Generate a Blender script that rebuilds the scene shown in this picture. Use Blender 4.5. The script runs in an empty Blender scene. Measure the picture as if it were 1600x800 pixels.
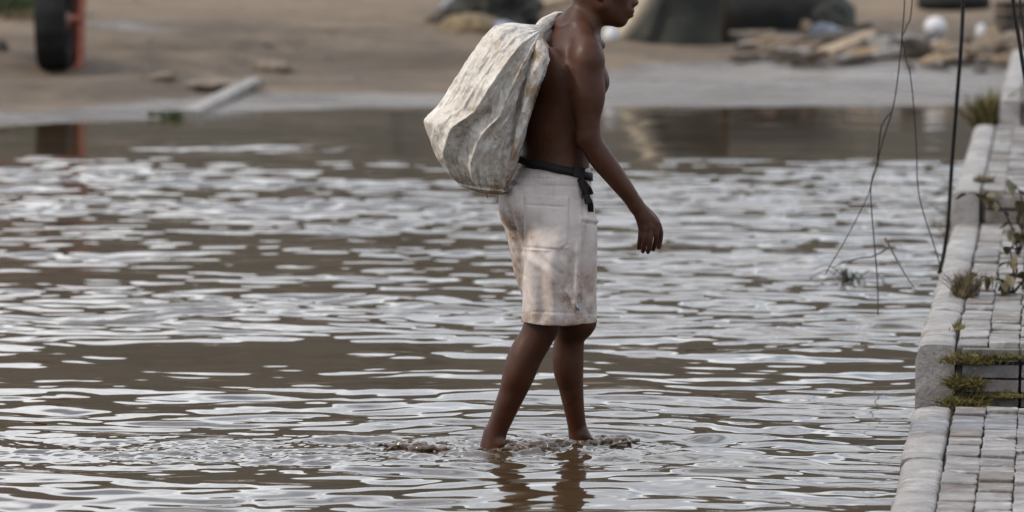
import bpy, bmesh, math, random
import numpy as np
import openvdb
from mathutils import Vector, Matrix
R = math.radians
rng = np.random.default_rng(7)
random.seed(7)
scene = bpy.context.scene
COL = scene.collection

# ------------------------------------------------------------------ camera, sky, sun, exposure
CAM_H, PITCH, FPX, FOCUS = 1.84, R(4.50), 7000.0, 15.12
cam = bpy.data.cameras.new('camera'); cam_o = bpy.data.objects.new('camera', cam); COL.objects.link(cam_o)
cam_o.location = (0, 0, CAM_H); cam_o.rotation_euler = (R(90) - PITCH, 0, 0)
cam.sensor_width = 36.0; cam.lens = FPX / 1600 * 36.0; cam.clip_start = 0.1; cam.clip_end = 3000
cam.dof.use_dof = True; cam.dof.focus_distance = FOCUS; cam.dof.aperture_fstop = 3.7
scene.camera = cam_o

SUN_EL, SUN_AZ = R(40), R(-101)        # azimuth measured clockwise from +Y (view direction)
w = bpy.data.worlds.new('World'); scene.world = w; w.use_nodes = True
nt = w.node_tree; nt.nodes.clear()
sky = nt.nodes.new('ShaderNodeTexSky'); sky.sky_type = 'NISHITA'; sky.sun_disc = False
sky.sun_elevation = SUN_EL; sky.sun_rotation = SUN_AZ; sky.dust_density = 2.0; sky.air_density = 1.0
tc = nt.nodes.new('ShaderNodeTexCoord'); mp = nt.nodes.new('ShaderNodeMapping'); mp.inputs['Scale'].default_value = (1.0, 1.0, 4.0)
no = nt.nodes.new('ShaderNodeTexNoise'); no.inputs['Scale'].default_value = 3.2; no.inputs['Detail'].default_value = 7; no.inputs['Roughness'].default_value = .58
cr = nt.nodes.new('ShaderNodeValToRGB'); cr.color_ramp.elements[0].position = .40; cr.color_ramp.elements[1].position = .66
mx = nt.nodes.new('ShaderNodeMix'); mx.data_type = 'RGBA'
bw = nt.nodes.new('ShaderNodeMix'); bw.data_type = 'RGBA'; bw.inputs[0].default_value = .45
bw.inputs[7].default_value = (12.6, 14.2, 16.6, 1)
mx.inputs[7].default_value = (23.2, 23.5, 23.9, 1)
bg = nt.nodes.new('ShaderNodeBackground'); bg.inputs[1].default_value = 0.13
wo = nt.nodes.new('ShaderNodeOutputWorld')
L = nt.links.new
L(tc.outputs['Generated'], mp.inputs[0]); L(mp.outputs[0], no.inputs['Vector']); L(no.outputs[0], cr.inputs[0])
L(cr.outputs[0], mx.inputs[0]); L(sky.outputs[0], bw.inputs[6]); L(bw.outputs[2], mx.inputs[6])
L(mx.outputs[2], bg.inputs[0]); L(bg.outputs[0], wo.inputs[0])

sl = bpy.data.lights.new('sun', 'SUN'); sl.energy = 4.2; sl.angle = R(5.0); sl.color = (1.0, .88, .72)
so = bpy.data.objects.new('sun', sl); COL.objects.link(so)
sd = Vector((math.sin(SUN_AZ) * math.cos(SUN_EL), math.cos(SUN_AZ) * math.cos(SUN_EL), math.sin(SUN_EL)))
so.rotation_euler = sd.to_track_quat('Z', 'Y').to_euler()
vs = scene.view_settings; vs.view_transform = 'Standard'; vs.look = 'None'; vs.exposure = -0.50; vs.gamma = 1.0; vs.use_curve_mapping = False
scene.cycles.use_denoising = True
scene.cycles.max_bounces = 6; scene.cycles.caustics_reflective = False; scene.cycles.caustics_refractive = False

# ------------------------------------------------------------------ helpers
cp, sp = math.cos(PITCH), math.sin(PITCH)
def at(px, py, Y):
    """the point of the place at distance Y that the photograph shows at pixel (px, py)"""
    u, v = (px - 800) / FPX, (py - 400) / FPX
    dx, dy, dz = u, cp - v * sp, -sp - v * cp
    t = Y / dy
    return Vector((dx * t, Y, CAM_H + dz * t))
def on_plane(px, py, z=0.0):
    u, v = (px - 800) / FPX, (py - 400) / FPX
    dy, dz = cp - v * sp, -sp - v * cp
    t = (z - CAM_H) / dz
    return Vector((u * t, dy * t, z))
D0 = 15.10
PXM = 1.0 / (at(801, 380, D0) - at(800, 380, D0)).x
def B(px, py, dy=0.0): return np.array(at(px, py, D0 + dy))

def hsh(ix, iy, iz, seed):
    h = (ix.astype(np.int64) * 374761393 + iy.astype(np.int64) * 668265263 + iz.astype(np.int64) * 2147483647 + seed * 974711) & 0x7fffffff
    h = ((h ^ (h >> 13)) * 1274126177) & 0x7fffffff
    return ((h ^ (h >> 16)) & 0xffff) / 65535.0
def vnoise(p, seed=0):
    """value noise, p (n,2|3), -1..1"""
    if p.shape[1] == 2:
        i = np.floor(p).astype(np.int64); f = p - i; f = f * f * f * (f * (f * 6 - 15) + 10); r = 0; z0 = np.int64(0)
        for a in (0, 1):
            for b in (0, 1):
                r = r + (f[:, 0] if a else 1 - f[:, 0]) * (f[:, 1] if b else 1 - f[:, 1]) * hsh(i[:, 0] + a, i[:, 1] + b, z0, seed)
        return r * 2 - 1
    i = np.floor(p).astype(np.int64); f = p - i; f = f * f * f * (f * (f * 6 - 15) + 10)
    r = 0
    for a in (0, 1):
        for b in (0, 1):
            for c in (0, 1):
                wt = (f[:, 0] if a else 1 - f[:, 0]) * (f[:, 1] if b else 1 - f[:, 1]) * (f[:, 2] if c else 1 - f[:, 2])
                r = r + wt * hsh(i[:, 0] + a, i[:, 1] + b, i[:, 2] + c, seed)
    return r * 2 - 1
def fbm(p, oct=4, seed=0, gain=.5):
    r, a, q, n = 0, 1.0, np.asarray(p, float), 0
    for o in range(oct):
        r = r + a * vnoise(q, seed + o * 17); n += a; a *= gain; q = q * 2.03 + 11.3
    return r / n
def sstep(a, b, x):
    t = np.clip((x - a) / (b - a), 0, 1); return t * t * (3 - 2 * t)

def mesh_np(name, v, faces, smooth=True):
    """faces: list of (n,k) int arrays"""
    m = bpy.data.meshes.new(name)
    v = np.asarray(v, np.float32)
    m.vertices.add(len(v)); m.vertices.foreach_set('co', v.ravel())
    if not isinstance(faces, (list, tuple)): faces = [faces]
    faces = [np.asarray(f, np.int32) for f in faces if len(f)]
    nl = sum(f.size for f in faces); npoly = sum(len(f) for f in faces)
    m.loops.add(nl); m.polygons.add(npoly)
    m.loops.foreach_set('vertex_index', np.concatenate([f.ravel() for f in faces]))
    tot = np.concatenate([np.full(len(f), f.shape[1], np.int32) for f in faces])
    st = np.concatenate([[0], np.cumsum(tot)[:-1]]).astype(np.int32)
    m.polygons.foreach_set('loop_start', st)
    m.polygons.foreach_set('use_smooth', np.full(npoly, smooth))
    m.update(calc_edges=True); m.validate()
    return m
def link(name, me, mat=None, parent=None, loc=None, rot=None):
    o = bpy.data.objects.new(name, me); COL.objects.link(o)
    if mat is not None and me is not None and not me.materials: me.materials.append(mat)
    if parent is not None: o.parent = parent
    if loc is not None: o.location = loc
    if rot is not None: o.rotation_euler = rot
    return o
def tag(o, label=None, cat=None, group=None, kind=None):
    if label: o['label'] = label
    if cat: o['category'] = cat
    if group: o['group'] = group
    if kind: o['kind'] = kind
    return o
def empty(name, loc=(0, 0, 0), rz=0.0):
    o = bpy.data.objects.new(name, None); COL.objects.link(o); o.location = loc; o.rotation_euler = (0, 0, rz)
    o.empty_display_size = .1
    return o
def grid_faces(nr, nc, wrap=False):
    r = np.arange(nr - 1)[:, None]; c = np.arange(nc if wrap else nc - 1)[None, :]
    c2 = (c + 1) % nc
    a = r * nc + c; b = r * nc + c2; d = (r + 1) * nc + c; e = (r + 1) * nc + c2
    return np.stack([a, b, e, d], -1).reshape(-1, 4)
def tube(pts, rad, seg=8, cap=True):
    """tapered tube through pts; returns verts, faces list"""
    pts = np.asarray([np.array(p) for p in pts], float); n = len(pts)
    rad = np.full(n, rad) if np.isscalar(rad) else np.asarray(rad, float)
    tan = np.gradient(pts, axis=0); tan /= np.linalg.norm(tan, axis=1)[:, None]
    ref = np.array([0, 0, 1.0]) if abs(tan[0][2]) < .9 else np.array([0, 1.0, 0])
    V = []
    for i in range(n):
        u = np.cross(tan[i], ref); u /= np.linalg.norm(u); wv = np.cross(tan[i], u)
        a = np.arange(seg) * 2 * np.pi / seg
        V.append(pts[i] + rad[i] * (np.cos(a)[:, None] * u + np.sin(a)[:, None] * wv))
    V = np.concatenate(V); F = [grid_faces(n, seg, True)]
    if cap:
        V = np.r_[V, [pts[0]], [pts[-1]]]; k = n * seg; j = np.arange(seg); j2 = (j + 1) % seg
        F.append(np.r_[np.c_[j2, j, np.full(seg, k)], np.c_[j + (n - 1) * seg, j2 + (n - 1) * seg, np.full(seg, k + 1)]])
    return V, F
def joinvf(parts):
    V, Q, T, k = [], [], [], 0
    for v, fs in parts:
        V.append(v)
        for f in (fs if isinstance(fs, list) else [fs]):
            (Q if f.shape[1] == 4 else T).append(f + k)
        k += len(v)
    out = []
    if Q: out.append(np.concatenate(Q))
    if T: out.append(np.concatenate(T))
    return np.concatenate(V), out
def catmull(pts, n):
    pts = np.asarray(pts, float); m = len(pts)
    t = np.linspace(0, m - 1, n); i = np.clip(t.astype(int), 0, m - 2); f = (t - i)[:, None]
    p0 = pts[np.clip(i - 1, 0, m - 1)]; p1 = pts[i]; p2 = pts[i + 1]; p3 = pts[np.clip(i + 2, 0, m - 1)]
    return .5 * ((2 * p1) + (-p0 + p2) * f + (2 * p0 - 5 * p1 + 4 * p2 - p3) * f ** 2 + (-p0 + 3 * p1 - 3 * p2 + p3) * f ** 3)
def box_mesh(name, sx, sy, sz, bev=.01, jit=0.0, seed=0, segs=2, sub=0):
    """bevelled box centred on x,y with its base at z=0, corners jittered"""
    bm = bmesh.new(); bmesh.ops.create_cube(bm, size=1)
    r = random.Random(seed)
    for v in bm.verts:
        v.co = Vector((v.co.x * sx, v.co.y * sy, (v.co.z + .5) * sz))
        v.co += Vector((r.uniform(-jit, jit), r.uniform(-jit, jit), r.uniform(-jit, jit)))
    if sub: bmesh.ops.subdivide_edges(bm, edges=bm.edges[:], cuts=sub, use_grid_fill=True)
    if bev: bmesh.ops.bevel(bm, geom=bm.edges[:], offset=bev, segments=segs, affect='EDGES', profile=.6)
    m = bpy.data.meshes.new(name); bm.to_mesh(m); bm.free()
    for p in m.polygons: p.use_smooth = False
    return m
def rock_mesh(name, sx, sy, sz, seed, rough=.35, sub=3):
    bm = bmesh.new(); bmesh.ops.create_icosphere(bm, subdivisions=sub, radius=1)
    co = np.array([v.co[:] for v in bm.verts])
    d = 1 + rough * fbm(co * 1.3 + seed * 7.7, 3, seed)
    co = co * d[:, None]
    co[:, 2] = np.where(co[:, 2] < -.45, -.45 + (co[:, 2] + .45) * .2, co[:, 2])
    co = co * np.array([sx, sy, sz]); co[:, 2] -= co[:, 2].min()
    for v, c in zip(bm.verts, co): v.co = c
    m = bpy.data.meshes.new(name); bm.to_mesh(m); bm.free()
    for p in m.polygons: p.use_smooth = True
    return m

# ------------------------------------------------------------------ node materials
class NM:
    def __init__(s, name, world=False):
        s.world = world; s.m = bpy.data.materials.new(name); s.m.use_nodes = True
        s.t = s.m.node_tree; s.b = s.t.nodes['Principled BSDF']; s.co = None
    def n(s, typ, **kw):
        x = s.t.nodes.new(typ)
        for k, v in kw.items(): setattr(x, k, v)
        return x
    def l(s, a, b): s.t.links.new(a, b)
    def coord(s, scale=(1, 1, 1), obj=True):
        if s.co is None: s.co = s.n('ShaderNodeNewGeometry') if s.world else s.n('ShaderNodeTexCoord')
        mp = s.n('ShaderNodeMapping'); mp.inputs['Scale'].default_value = scale
        s.l(s.co.outputs['Position' if s.world else 'Object'], mp.inputs[0]); return mp.outputs[0]
    def noise(s, sc, detail=5, rough=.55, stretch=(1, 1, 1), dist=0.0):
        x = s.n('ShaderNodeTexNoise'); x.inputs['Scale'].default_value = sc; x.inputs['Detail'].default_value = detail
        x.inputs['Roughness'].default_value = rough; x.inputs['Distortion'].default_value = dist
        s.l(s.coord(stretch), x.inputs['Vector']); return x.outputs[0]
    def ramp(s, fac, p0, p1, c0=(0, 0, 0, 1), c1=(1, 1, 1, 1)):
        x = s.n('ShaderNodeValToRGB'); e = x.color_ramp.elements
        e[0].position, e[1].position = p0, p1; e[0].color, e[1].color = c0, c1
        s.l(fac, x.inputs[0]); return x.outputs[0]
    def mix(s, fac, a, b, blend='MIX'):
        x = s.n('ShaderNodeMix', data_type='RGBA', blend_type=blend)
        for sock, v in ((x.inputs[0], fac), (x.inputs[6], a), (x.inputs[7], b)):
            if hasattr(v, 'links'): s.l(v, sock)
            elif isinstance(v, (int, float)): sock.default_value = v
            else: sock.default_value = (*v[:3], 1)
        return x.outputs[2]
    def math(s, op, a, b=0.0):
        x = s.n('ShaderNodeMath', operation=op)
        for sock, v in ((x.inputs[0], a), (x.inputs[1], b)):
            if hasattr(v, 'links'): s.l(v, sock)
            else: sock.default_value = v
        return x.outputs[0]
    def attr(s, name):
        x = s.n('ShaderNodeAttribute'); x.attribute_name = name; return x.outputs['Fac']
    def base(s, c):
        if hasattr(c, 'links'): s.l(c, s.b.inputs['Base Color'])
        else: s.b.inputs['Base Color'].default_value = (*c[:3], 1)
    def rough(s, r):
        if hasattr(r, 'links'): s.l(r, s.b.inputs['Roughness'])
        else: s.b.inputs['Roughness'].default_value = r
    def bump(s, h, strength=.3, dist=.01):
        x = s.n('ShaderNodeBump'); x.inputs['Strength'].default_value = strength; x.inputs['Distance'].default_value = dist
        s.l(h, x.inputs['Height'])
        if s.b.inputs['Normal'].links: s.l(s.b.inputs['Normal'].links[0].from_socket, x.inputs['Normal'])
        s.l(x.outputs[0], s.b.inputs['Normal'])
def simple(name, c, rough=.7, var=.25, sc=8, bump=.25, bd=.01, c2=None, spec=.5):
    k = NM(name); f = k.noise(sc, 6, .6)
    c2 = c2 or tuple(x * (1 - var * 1.6) for x in c)
    k.base(k.mix(k.ramp(f, .35, .68), c2, c)); k.rough(rough)
    if bump: k.bump(k.noise(sc * 4, 5, .6), bump, bd)
    k.b.inputs['Specular IOR Level'].default_value = spec
    return k.m
def set_attr(me, name, vals):
    a = me.attributes.new(name, 'FLOAT', 'POINT'); a.data.foreach_set('value', np.asarray(vals, np.float32))

M = {}
# --- muddy water
k = NM('muddy_water'); k.base(k.mix(k.ramp(k.noise(.7, 4), .3, .7), (.036, .0225, .0115), (.050, .033, .018)))
k.rough(.035); k.b.inputs['IOR'].default_value = 1.333; k.b.inputs['Specular IOR Level'].default_value = .5
M['water'] = k.m
k = NM('churned_mud'); k.base(k.mix(k.ramp(k.noise(30, 4), .3, .7), (.045, .030, .020), (.095, .066, .045))); k.rough(.10); k.bump(k.noise(90, 3), .5, .004)
M['splash'] = k.m
# --- bank: sand + wet mud (attribute 'wet')
k = NM('river_bank')
wetn = k.noise(.55, 6, .62, (.5, 1, 1)); wet = k.math('ADD', k.attr('wet'), k.math('MULTIPLY', k.math('SUBTRACT', wetn, .5), 2.2))
wet = k.ramp(wet, .42, .62)
sand = k.mix(k.ramp(k.noise(1.1, 7, .6), .3, .7), (.120, .086, .055), (.175, .129, .087))
sand = k.mix(k.ramp(k.noise(6, 5, .6), .56, .72), sand, (.085, .062, .042))
mud = k.mix(k.ramp(k.noise(1.3, 7, .65, (.4, 1, 1)), .38, .64), (.050, .039, .030), (.135, .112, .092))
lit = k.math('MULTIPLY', k.attr('litter'), k.ramp(k.noise(3.0, 6, .7), .36, .6))
sand = k.mix(lit, sand, (.075, .055, .04))
damp = k.math('MULTIPLY', k.ramp(k.noise(.9, 7, .70, (.45, 1, 1)), .41, .56), k.attr('damp'))
sand = k.mix(k.math('MULTIPLY', damp, .85), sand, (.058, .044, .033))
k.base(k.mix(wet, sand, mud)); k.rough(k.mix(wet, (.92,) * 3, k.ramp(k.noise(1.8, 6, .65, (.35, 1, 1)), .38, .62, (.10,) * 3 + (1,), (.50,) * 3 + (1,))))
k.bump(k.noise(7, 7, .7), .9, .06)
M['bank'] = k.m
# --- skin
k = NM('brown_skin'); f = k.noise(9, 5, .6)
c = k.mix(k.ramp(f, .3, .7), (.031, .0102, .0052), (.058, .0212, .0108))
c = k.mix(k.ramp(k.noise(120, 3), .62, .75), c, (.04, .018, .012))
k.base(c); k.b.inputs['Subsurface Weight'].default_value = .08; k.b.inputs['Subsurface Radius'].default_value = (.012, .005, .003)
k.rough(k.ramp(k.noise(40, 4), .3, .7, (.38,) * 3 + (1,), (.52,) * 3 + (1,))); k.b.inputs['Specular IOR Level'].default_value = .22
k.bump(k.noise(260, 3), .22, .002); k.bump(k.noise(30, 5, .65), .22, .005)
zz = k.n('ShaderNodeSeparateXYZ'); k.l(k.coord(), zz.inputs[0])
wl = k.math('ADD', zz.outputs[2], k.math('MULTIPLY', k.math('SUBTRACT', k.noise(14, 5, .6), .5), .12))
wetleg = k.ramp(wl, .13, .20, (1, 1, 1, 1), (0, 0, 0, 1))
k.rough(k.mix(wetleg, k.ramp(k.noise(40, 4), .3, .7, (.41,) * 3 + (1,), (.56,) * 3 + (1,)), (.22,) * 3))
M['skin'] = k.m
M['hair'] = simple('black_hair', (.012, .010, .009), .7, .3, 150, .8, .004, spec=.12)
# --- shorts
k = NM('stained_cotton')
c = k.mix(k.ramp(k.noise(5, 5, .6), .3, .7), (.40, .358, .347), (.475, .435, .425))
dirt = k.math('MULTIPLY', k.attr('dirt'), k.ramp(k.noise(14, 7, .68), .34, .66))  # mask holds stains plus shade painted on the far leg
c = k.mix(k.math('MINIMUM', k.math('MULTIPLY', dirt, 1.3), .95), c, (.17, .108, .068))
spot = k.math('MULTIPLY', k.ramp(k.noise(75, 3, .5), .68, .73), k.attr('dirt'))
c = k.mix(spot, c, (.09, .055, .035))
k.base(c); k.rough(.85); k.b.inputs['Sheen Weight'].default_value = .15; k.b.inputs['Specular IOR Level'].default_value = .2
k.bump(k.noise(420, 2), .25, .0012); k.bump(k.noise(26, 4), .22, .006)
M['shorts'] = k.m
M['webbing'] = simple('black_webbing', (.014, .013, .014), .6, .2, 300, .5, .001, spec=.12)
M['buckle'] = simple('black_plastic', (.02, .02, .022), .35, .2, 60, .1, .001, spec=.12)
M['patch'] = simple('silver_tag', (.30, .33, .37), .35, .3, 120, .3, .002)
# --- sack
k = NM('woven_sack')
c = k.mix(k.ramp(k.noise(4.5, 6, .62), .3, .68), (.40, .375, .345), (.56, .54, .51))
vein = k.n('ShaderNodeTexNoise'); vein.noise_type = 'RIDGED_MULTIFRACTAL'; vein.inputs['Scale'].default_value = 26; vein.inputs['Detail'].default_value = 6
k.l(k.coord((1, 1, .7)), vein.inputs['Vector'])
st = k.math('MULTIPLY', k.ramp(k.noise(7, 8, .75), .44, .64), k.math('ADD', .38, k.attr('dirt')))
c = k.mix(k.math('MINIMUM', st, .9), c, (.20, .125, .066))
c = k.mix(k.math('MULTIPLY', k.ramp(k.noise(34, 7, .75), .50, .68), .7), c, (.15, .122, .095))
k.base(c); k.rough(.55); k.b.inputs['Specular IOR Level'].default_value = .35
wv = k.n('ShaderNodeTexWave', bands_direction='Z'); wv.inputs['Scale'].default_value = 110; wv.inputs['Distortion'].default_value = 1.5
k.l(k.coord(), wv.inputs['Vector'])
def crumple(sc, stretch):
    w_ = k.n('ShaderNodeTexNoise'); w_.inputs['Scale'].default_value = sc * .5; w_.inputs['Detail'].default_value = 3; k.l(k.coord(stretch), w_.inputs['Vector'])
    m_ = k.n('ShaderNodeMix', data_type='VECTOR'); m_.inputs[0].default_value = .06; k.l(k.coord(stretch), m_.inputs[4]); k.l(w_.outputs['Color'], m_.inputs[5])
    v_ = k.n('ShaderNodeTexVoronoi'); v_.inputs['Scale'].default_value = sc; v_.inputs['Randomness'].default_value = 1.0; k.l(m_.outputs[1], v_.inputs['Vector']); return v_.outputs['Distance']
k.bump(crumple(16, (1, 1, .55)), .75, .014); k.bump(crumple(42, (1, 1, .6)), .7, .006); k.bump(vein.outputs[0], .3, .003); k.bump(k.noise(120, 5, .7), .5, .002); k.bump(wv.outputs[1], .15, .0015)
M['sack'] = k.m
# --- masonry
def masonry(name, a, b, wetness):
    k = NM(name, True)
    c = k.mix(k.ramp(k.noise(3.2, 7, .65), .3, .7), a, b)
    c = k.mix(k.ramp(k.noise(1.6, 6, .7, (1, .4, 1)), .55, .72), c, tuple(x * .45 for x in a))
    c = k.mix(k.ramp(k.noise(40, 4, .6), .6, .75), c, tuple(x * .55 for x in a))
    c = k.mix(k.math('MULTIPLY', k.ramp(k.noise(7, 8, .75), .47, .64), .8), c, (a[0] * .42, a[1] * .38, a[2] * .33))
    c = k.mix(k.math('MULTIPLY', k.ramp(k.noise(5, 7, .72, (1, 2.2, 1)), .54, .66), .8), c, (.40, .39, .38))
    k.base(c); k.rough(k.ramp(k.noise(2.2, 5, .6), .35, .65, (wetness,) * 3 + (1,), (.75,) * 3 + (1,)))
    k.bump(k.noise(18, 7, .7), .9, .014); return k.m
M['coping'] = masonry('pale_cement', (.175, .163, .158), (.285, .27, .265), .42)
M['brick_a'] = masonry('grey_brick', (.115, .105, .102), (.20, .185, .18), .35)
M['brick_b'] = masonry('brown_grey_brick', (.10, .083, .073), (.17, .147, .133), .35)
M['brick_c'] = masonry('pale_grey_brick', (.155, .146, .145), (.25, .238, .235), .35)
M['mortar'] = simple('crumbly_mortar', (.11, .10, .09), .9, .4, 40, .8, .02, (.02, .017, .014))
# --- background things
M['rubber'] = simple('black_rubber', (.018, .018, .019), .75, .3, 20, .3, .01, spec=.12)
M['redsteel'] = simple('red_oxide_steel', (.30, .085, .05), .55, .3, 9, .3, .005)
M['rustrim'] = simple('rim_steel', (.22, .13, .09), .6, .3, 20, .3, .005)
M['driftwood'] = simple('grey_driftwood', (.27, .255, .24), .7, .3, 6, .5, .02)
M['plank'] = simple('tan_plank', (.30, .215, .135), .75, .3, 5, .4, .01)
M['darkwood'] = simple('wet_dark_wood', (.055, .043, .034), .6, .3, 6, .4, .01, spec=.12)
M['tarp'] = simple('olive_grey_tarp', (.036, .037, .031), .6, .35, 3, .5, .05, spec=.12)
M['tarp_edge'] = simple('beige_canvas_hem', (.40, .33, .24), .75, .2, 5, .3, .02)
M['shade_black'] = simple('shade_black', (.012, .012, .012), .6, .3, 3, .5, .05, spec=.12)  # near-black of the hull shape that stands for deep shade
M['white_plastic'] = simple('white_plastic', (.46, .46, .48), .5, .06, 4, .05, .01)
M['blue_plastic'] = simple('blue_grey_plastic', (.20, .22, .28), .45, .2, 6, .4, .02)
M['yellow_sack'] = simple('ochre_sacking', (.19, .135, .07), .8, .4, 9, .4, .02)
M['stone'] = simple('brown_rubble', (.20, .155, .115), .85, .35, 7, .6, .03)
M['darkstone'] = simple('dark_rubble', (.06, .052, .045), .8, .35, 7, .6, .03)
M['cable'] = simple('black_cable', (.014, .013, .013), .5, .2, 30, .2, .002, spec=.12)
M['twig'] = simple('dark_twig', (.045, .036, .028), .8, .3, 40, .4, .003)
M['moss'] = simple('yellow_green_moss', (.125, .098, .022), .85, .4, 30, 0, .01, (.05, .046, .011))
M['drygrass'] = simple('dry_grass', (.12, .092, .045), .85, .4, 30, 0, .01)
M['leaf'] = simple('olive_leaf', (.065, .062, .02), .6, .35, 25, .1, .003, (.07, .05, .02))
M['grass'] = simple('green_grass', (.05, .075, .02), .8, .4, 30, 0, .01)
M['green_plastic'] = simple('green_plastic', (.012, .075, .028), .5, .2, 20, .1, .002)
M['hill'] = simple('scrub_hill', (.036, .029, .018), .95, .4, .15, .5, .5, (.017, .016, .009))

# ================================================================== the setting
# ------------------------------------------------------------------ river bank terrain
SH_PX = [(-400, 205), (0, 197), (250, 186), (300, 180), (420, 172), (600, 168), (950, 167), (1540, 165), (2200, 163)]
_sx = np.array([on_plane(*p).x for p in SH_PX]); _sy = np.array([on_plane(*p).y for p in SH_PX])
def shore(x): return np.interp(x, _sx, _sy)
_ps = np.array([-8, -2, 0, 1.5, 4, 8, 14, 25, 45, 70, 95, 120, 160, 260])
_pz = np.array([-.5, -.1, 0, .035, .10, .26, .52, .95, 1.5, 3.0, 11.0, 20.5, 26., 28.])
def bank_z(x, y, detail=True):
    x = np.asarray(x, float); y = np.asarray(y, float)
    s = y - shore(x); z = np.interp(s, _ps, _pz)
    if detail:
        p = np.c_[x.ravel(), y.ravel()]
        n = fbm(p * np.array([.35, .55]), 4, 3).reshape(x.shape)
        r = fbm(p * np.array([1.1, 1.6]), 4, 9).reshape(x.shape)
        amp = sstep(.5, 6, s) * (1 + sstep(60, 130, s) * 12)
        z = z + amp * (.10 * n + .035 * r) * 1.0 + sstep(-.3, .5, s) * .012 * r
        z = z + sstep(1.5, 4, s) * sstep(30, 18, s) * .030 * fbm(p * np.array([2.4, 3.6]), 3, 19).reshape(x.shape)
        # tyre ruts and low ledges left of the man
        zone = sstep(2, -1.5, x) * sstep(2.5, 4, s) * sstep(14, 9, s)
        ph = (s * 1.0 + x * .32 + .8 * n)
        z = z + zone * (.07 * np.sin(ph * 2.2) + .05 * np.sign(np.sin(ph * 1.3)) * .5)
    return z
xs = np.r_[np.linspace(-90, -13, 40), np.linspace(-12.8, 12.8, 320), np.linspace(13, 90, 40)]
ys = np.r_[np.linspace(32, 36, 5), np.linspace(36.2, 66, 340), np.linspace(66.5, 110, 70), np.linspace(112, 290, 60)]
X, Y = np.meshgrid(xs, ys)
Z = bank_z(X, Y)
bank = link('river_bank_ground', mesh_np('river_bank_ground', np.c_[X.ravel(), Y.ravel(), Z.ravel()], grid_faces(len(ys), len(xs))), M['bank'])
s_ = (Y - shore(X)).ravel(); xf = X.ravel(); P2 = np.c_[xf, Y.ravel()]
n1 = fbm(P2 * np.array([.25, .5]), 3, 21)
rw = sstep(-.9, 2.2, xf + .8 * n1)
wetv = rw * (.5 + .70 * sstep(6.3, 4.6, s_) - .8 * sstep(4.6, 7.5, s_)) + (1 - rw) * (.5 + .62 * sstep(2.6, 1.2, s_) - .75 * sstep(1.2, 3.4, s_))
tr = np.exp(-((s_ - (6.8 - 2.0 * (xf + 1.05)) + 1.2 * n1) / 2.3) ** 2) * sstep(-7.0, -5.0, xf) * sstep(2.6, 1.0, xf) * .95 + .45 * np.exp(-((s_ - 3.4) / 1.2) ** 2) * sstep(-1.0, -2.5, xf)
wetv = wetv + .62 * tr + .3 * n1
set_attr(bank.data, 'wet', np.clip(wetv, -.3, 1.6))
set_attr(bank.data, 'damp', np.clip(sstep(17, 8, s_ + 2 * n1) * .8 + .5 * tr + .5 * np.exp(-((s_ - 3.3) / 1.3) ** 2), 0, 1))
set_attr(bank.data, 'litter', sstep(1.2, 2.6, xf + .6 * n1) * sstep(4.8, 6.2, s_ + .8 * n1) * sstep(16.5, 11, s_ + 1.5 * n1) + .55 * sstep(-1.6, -.6, xf) * sstep(.9, 0, xf) * sstep(9, 11, s_) + .8 * sstep(-1.2, -2.5, xf) * sstep(2.0, 3.2, s_) * sstep(9, 5.5, s_) * sstep(-.25, .35, fbm(P2 * np.array([.8, 1.5]), 3, 25)))
bank.data.materials.append(M['hill'])
mi = np.zeros(len(bank.data.polygons), np.int32)
cy = Y[:-1, :-1].ravel(); mi[cy > 96] = 1
bank.data.polygons.foreach_set('material_index', mi)
tag(bank, kind='structure')
# bed of the river and the ground far to the sides and behind
gv = np.array([[-900, -300, -.6], [900, -300, -.6], [900, 2500, -.6], [-900, 2500, -.6]], float)
tag(link('river_bed', mesh_np('river_bed', gv, np.array([[0, 1, 2, 3]])), M['bank']), kind='structure')

# ------------------------------------------------------------------ water with real waves
EMB_X0, EMB_Y0, EMB_SL = 1.157, 13.5, .119
FOOT_R, FOOT_L = B(770, 700, 0.0), B(908, 690, .18)
yl = [11.0]
while yl[-1] < 43: yl.append(yl[-1] + .0095 * (yl[-1] / 12) ** 1.55)
yl = np.array(yl); ul = np.linspace(-1, 1, 601)
WX = (ul[None, :] * (.140 * yl[:, None] + .1)); WY = np.repeat(yl[:, None], len(ul), 1)
px_, py_ = WX.ravel(), WY.ravel(); PP = np.c_[px_, py_]
wx = px_ + .22 * fbm(PP * .9, 2, 31); wy = py_ + .22 * fbm(PP * .9 + 40, 2, 33)
calm = sstep(31.6, 32.8, py_ + .8 * fbm(PP * np.array([.25, .5]), 2, 44))          # sheltered water under the far bank
calm = calm * (1 - .8 * np.exp(-((py_ - 33.75 - .1 * fbm(PP * np.array([1.2, 1]), 2, 46)) / .45) ** 4) * sstep(-3.1, -2.5, px_) * sstep(-1.0, -1.4, px_))
patch = .5 + .5 * fbm(PP * np.array([.26, .50]), 3, 51, .6)
gust = np.interp(py_ + .5 * fbm(PP * np.array([.35, .5]), 2, 57), [12, 15, 16.4, 17.3, 18.3, 19.3, 21, 22.8, 25.2, 27.5, 32], [.62, .62, .60, .42, .42, .64, .62, .44, .46, .64, .66]) + .10 * sstep(-.2, 1.2, px_)
patch = .42 + .10 * sstep(19, 26, py_) + 1.0 * sstep(.36, .64, .55 * patch + .45 * gust + .25 * (patch - .5))
H = np.zeros_like(px_)
NW = 80
warps = [fbm(PP * q, 2, 60 + i) for i, q in enumerate((.5, .8, 1.3, 2.0, 3.0, 4.5))]
farrip = sstep(16, 25, py_)                  # more wind on the far half of the river
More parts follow.
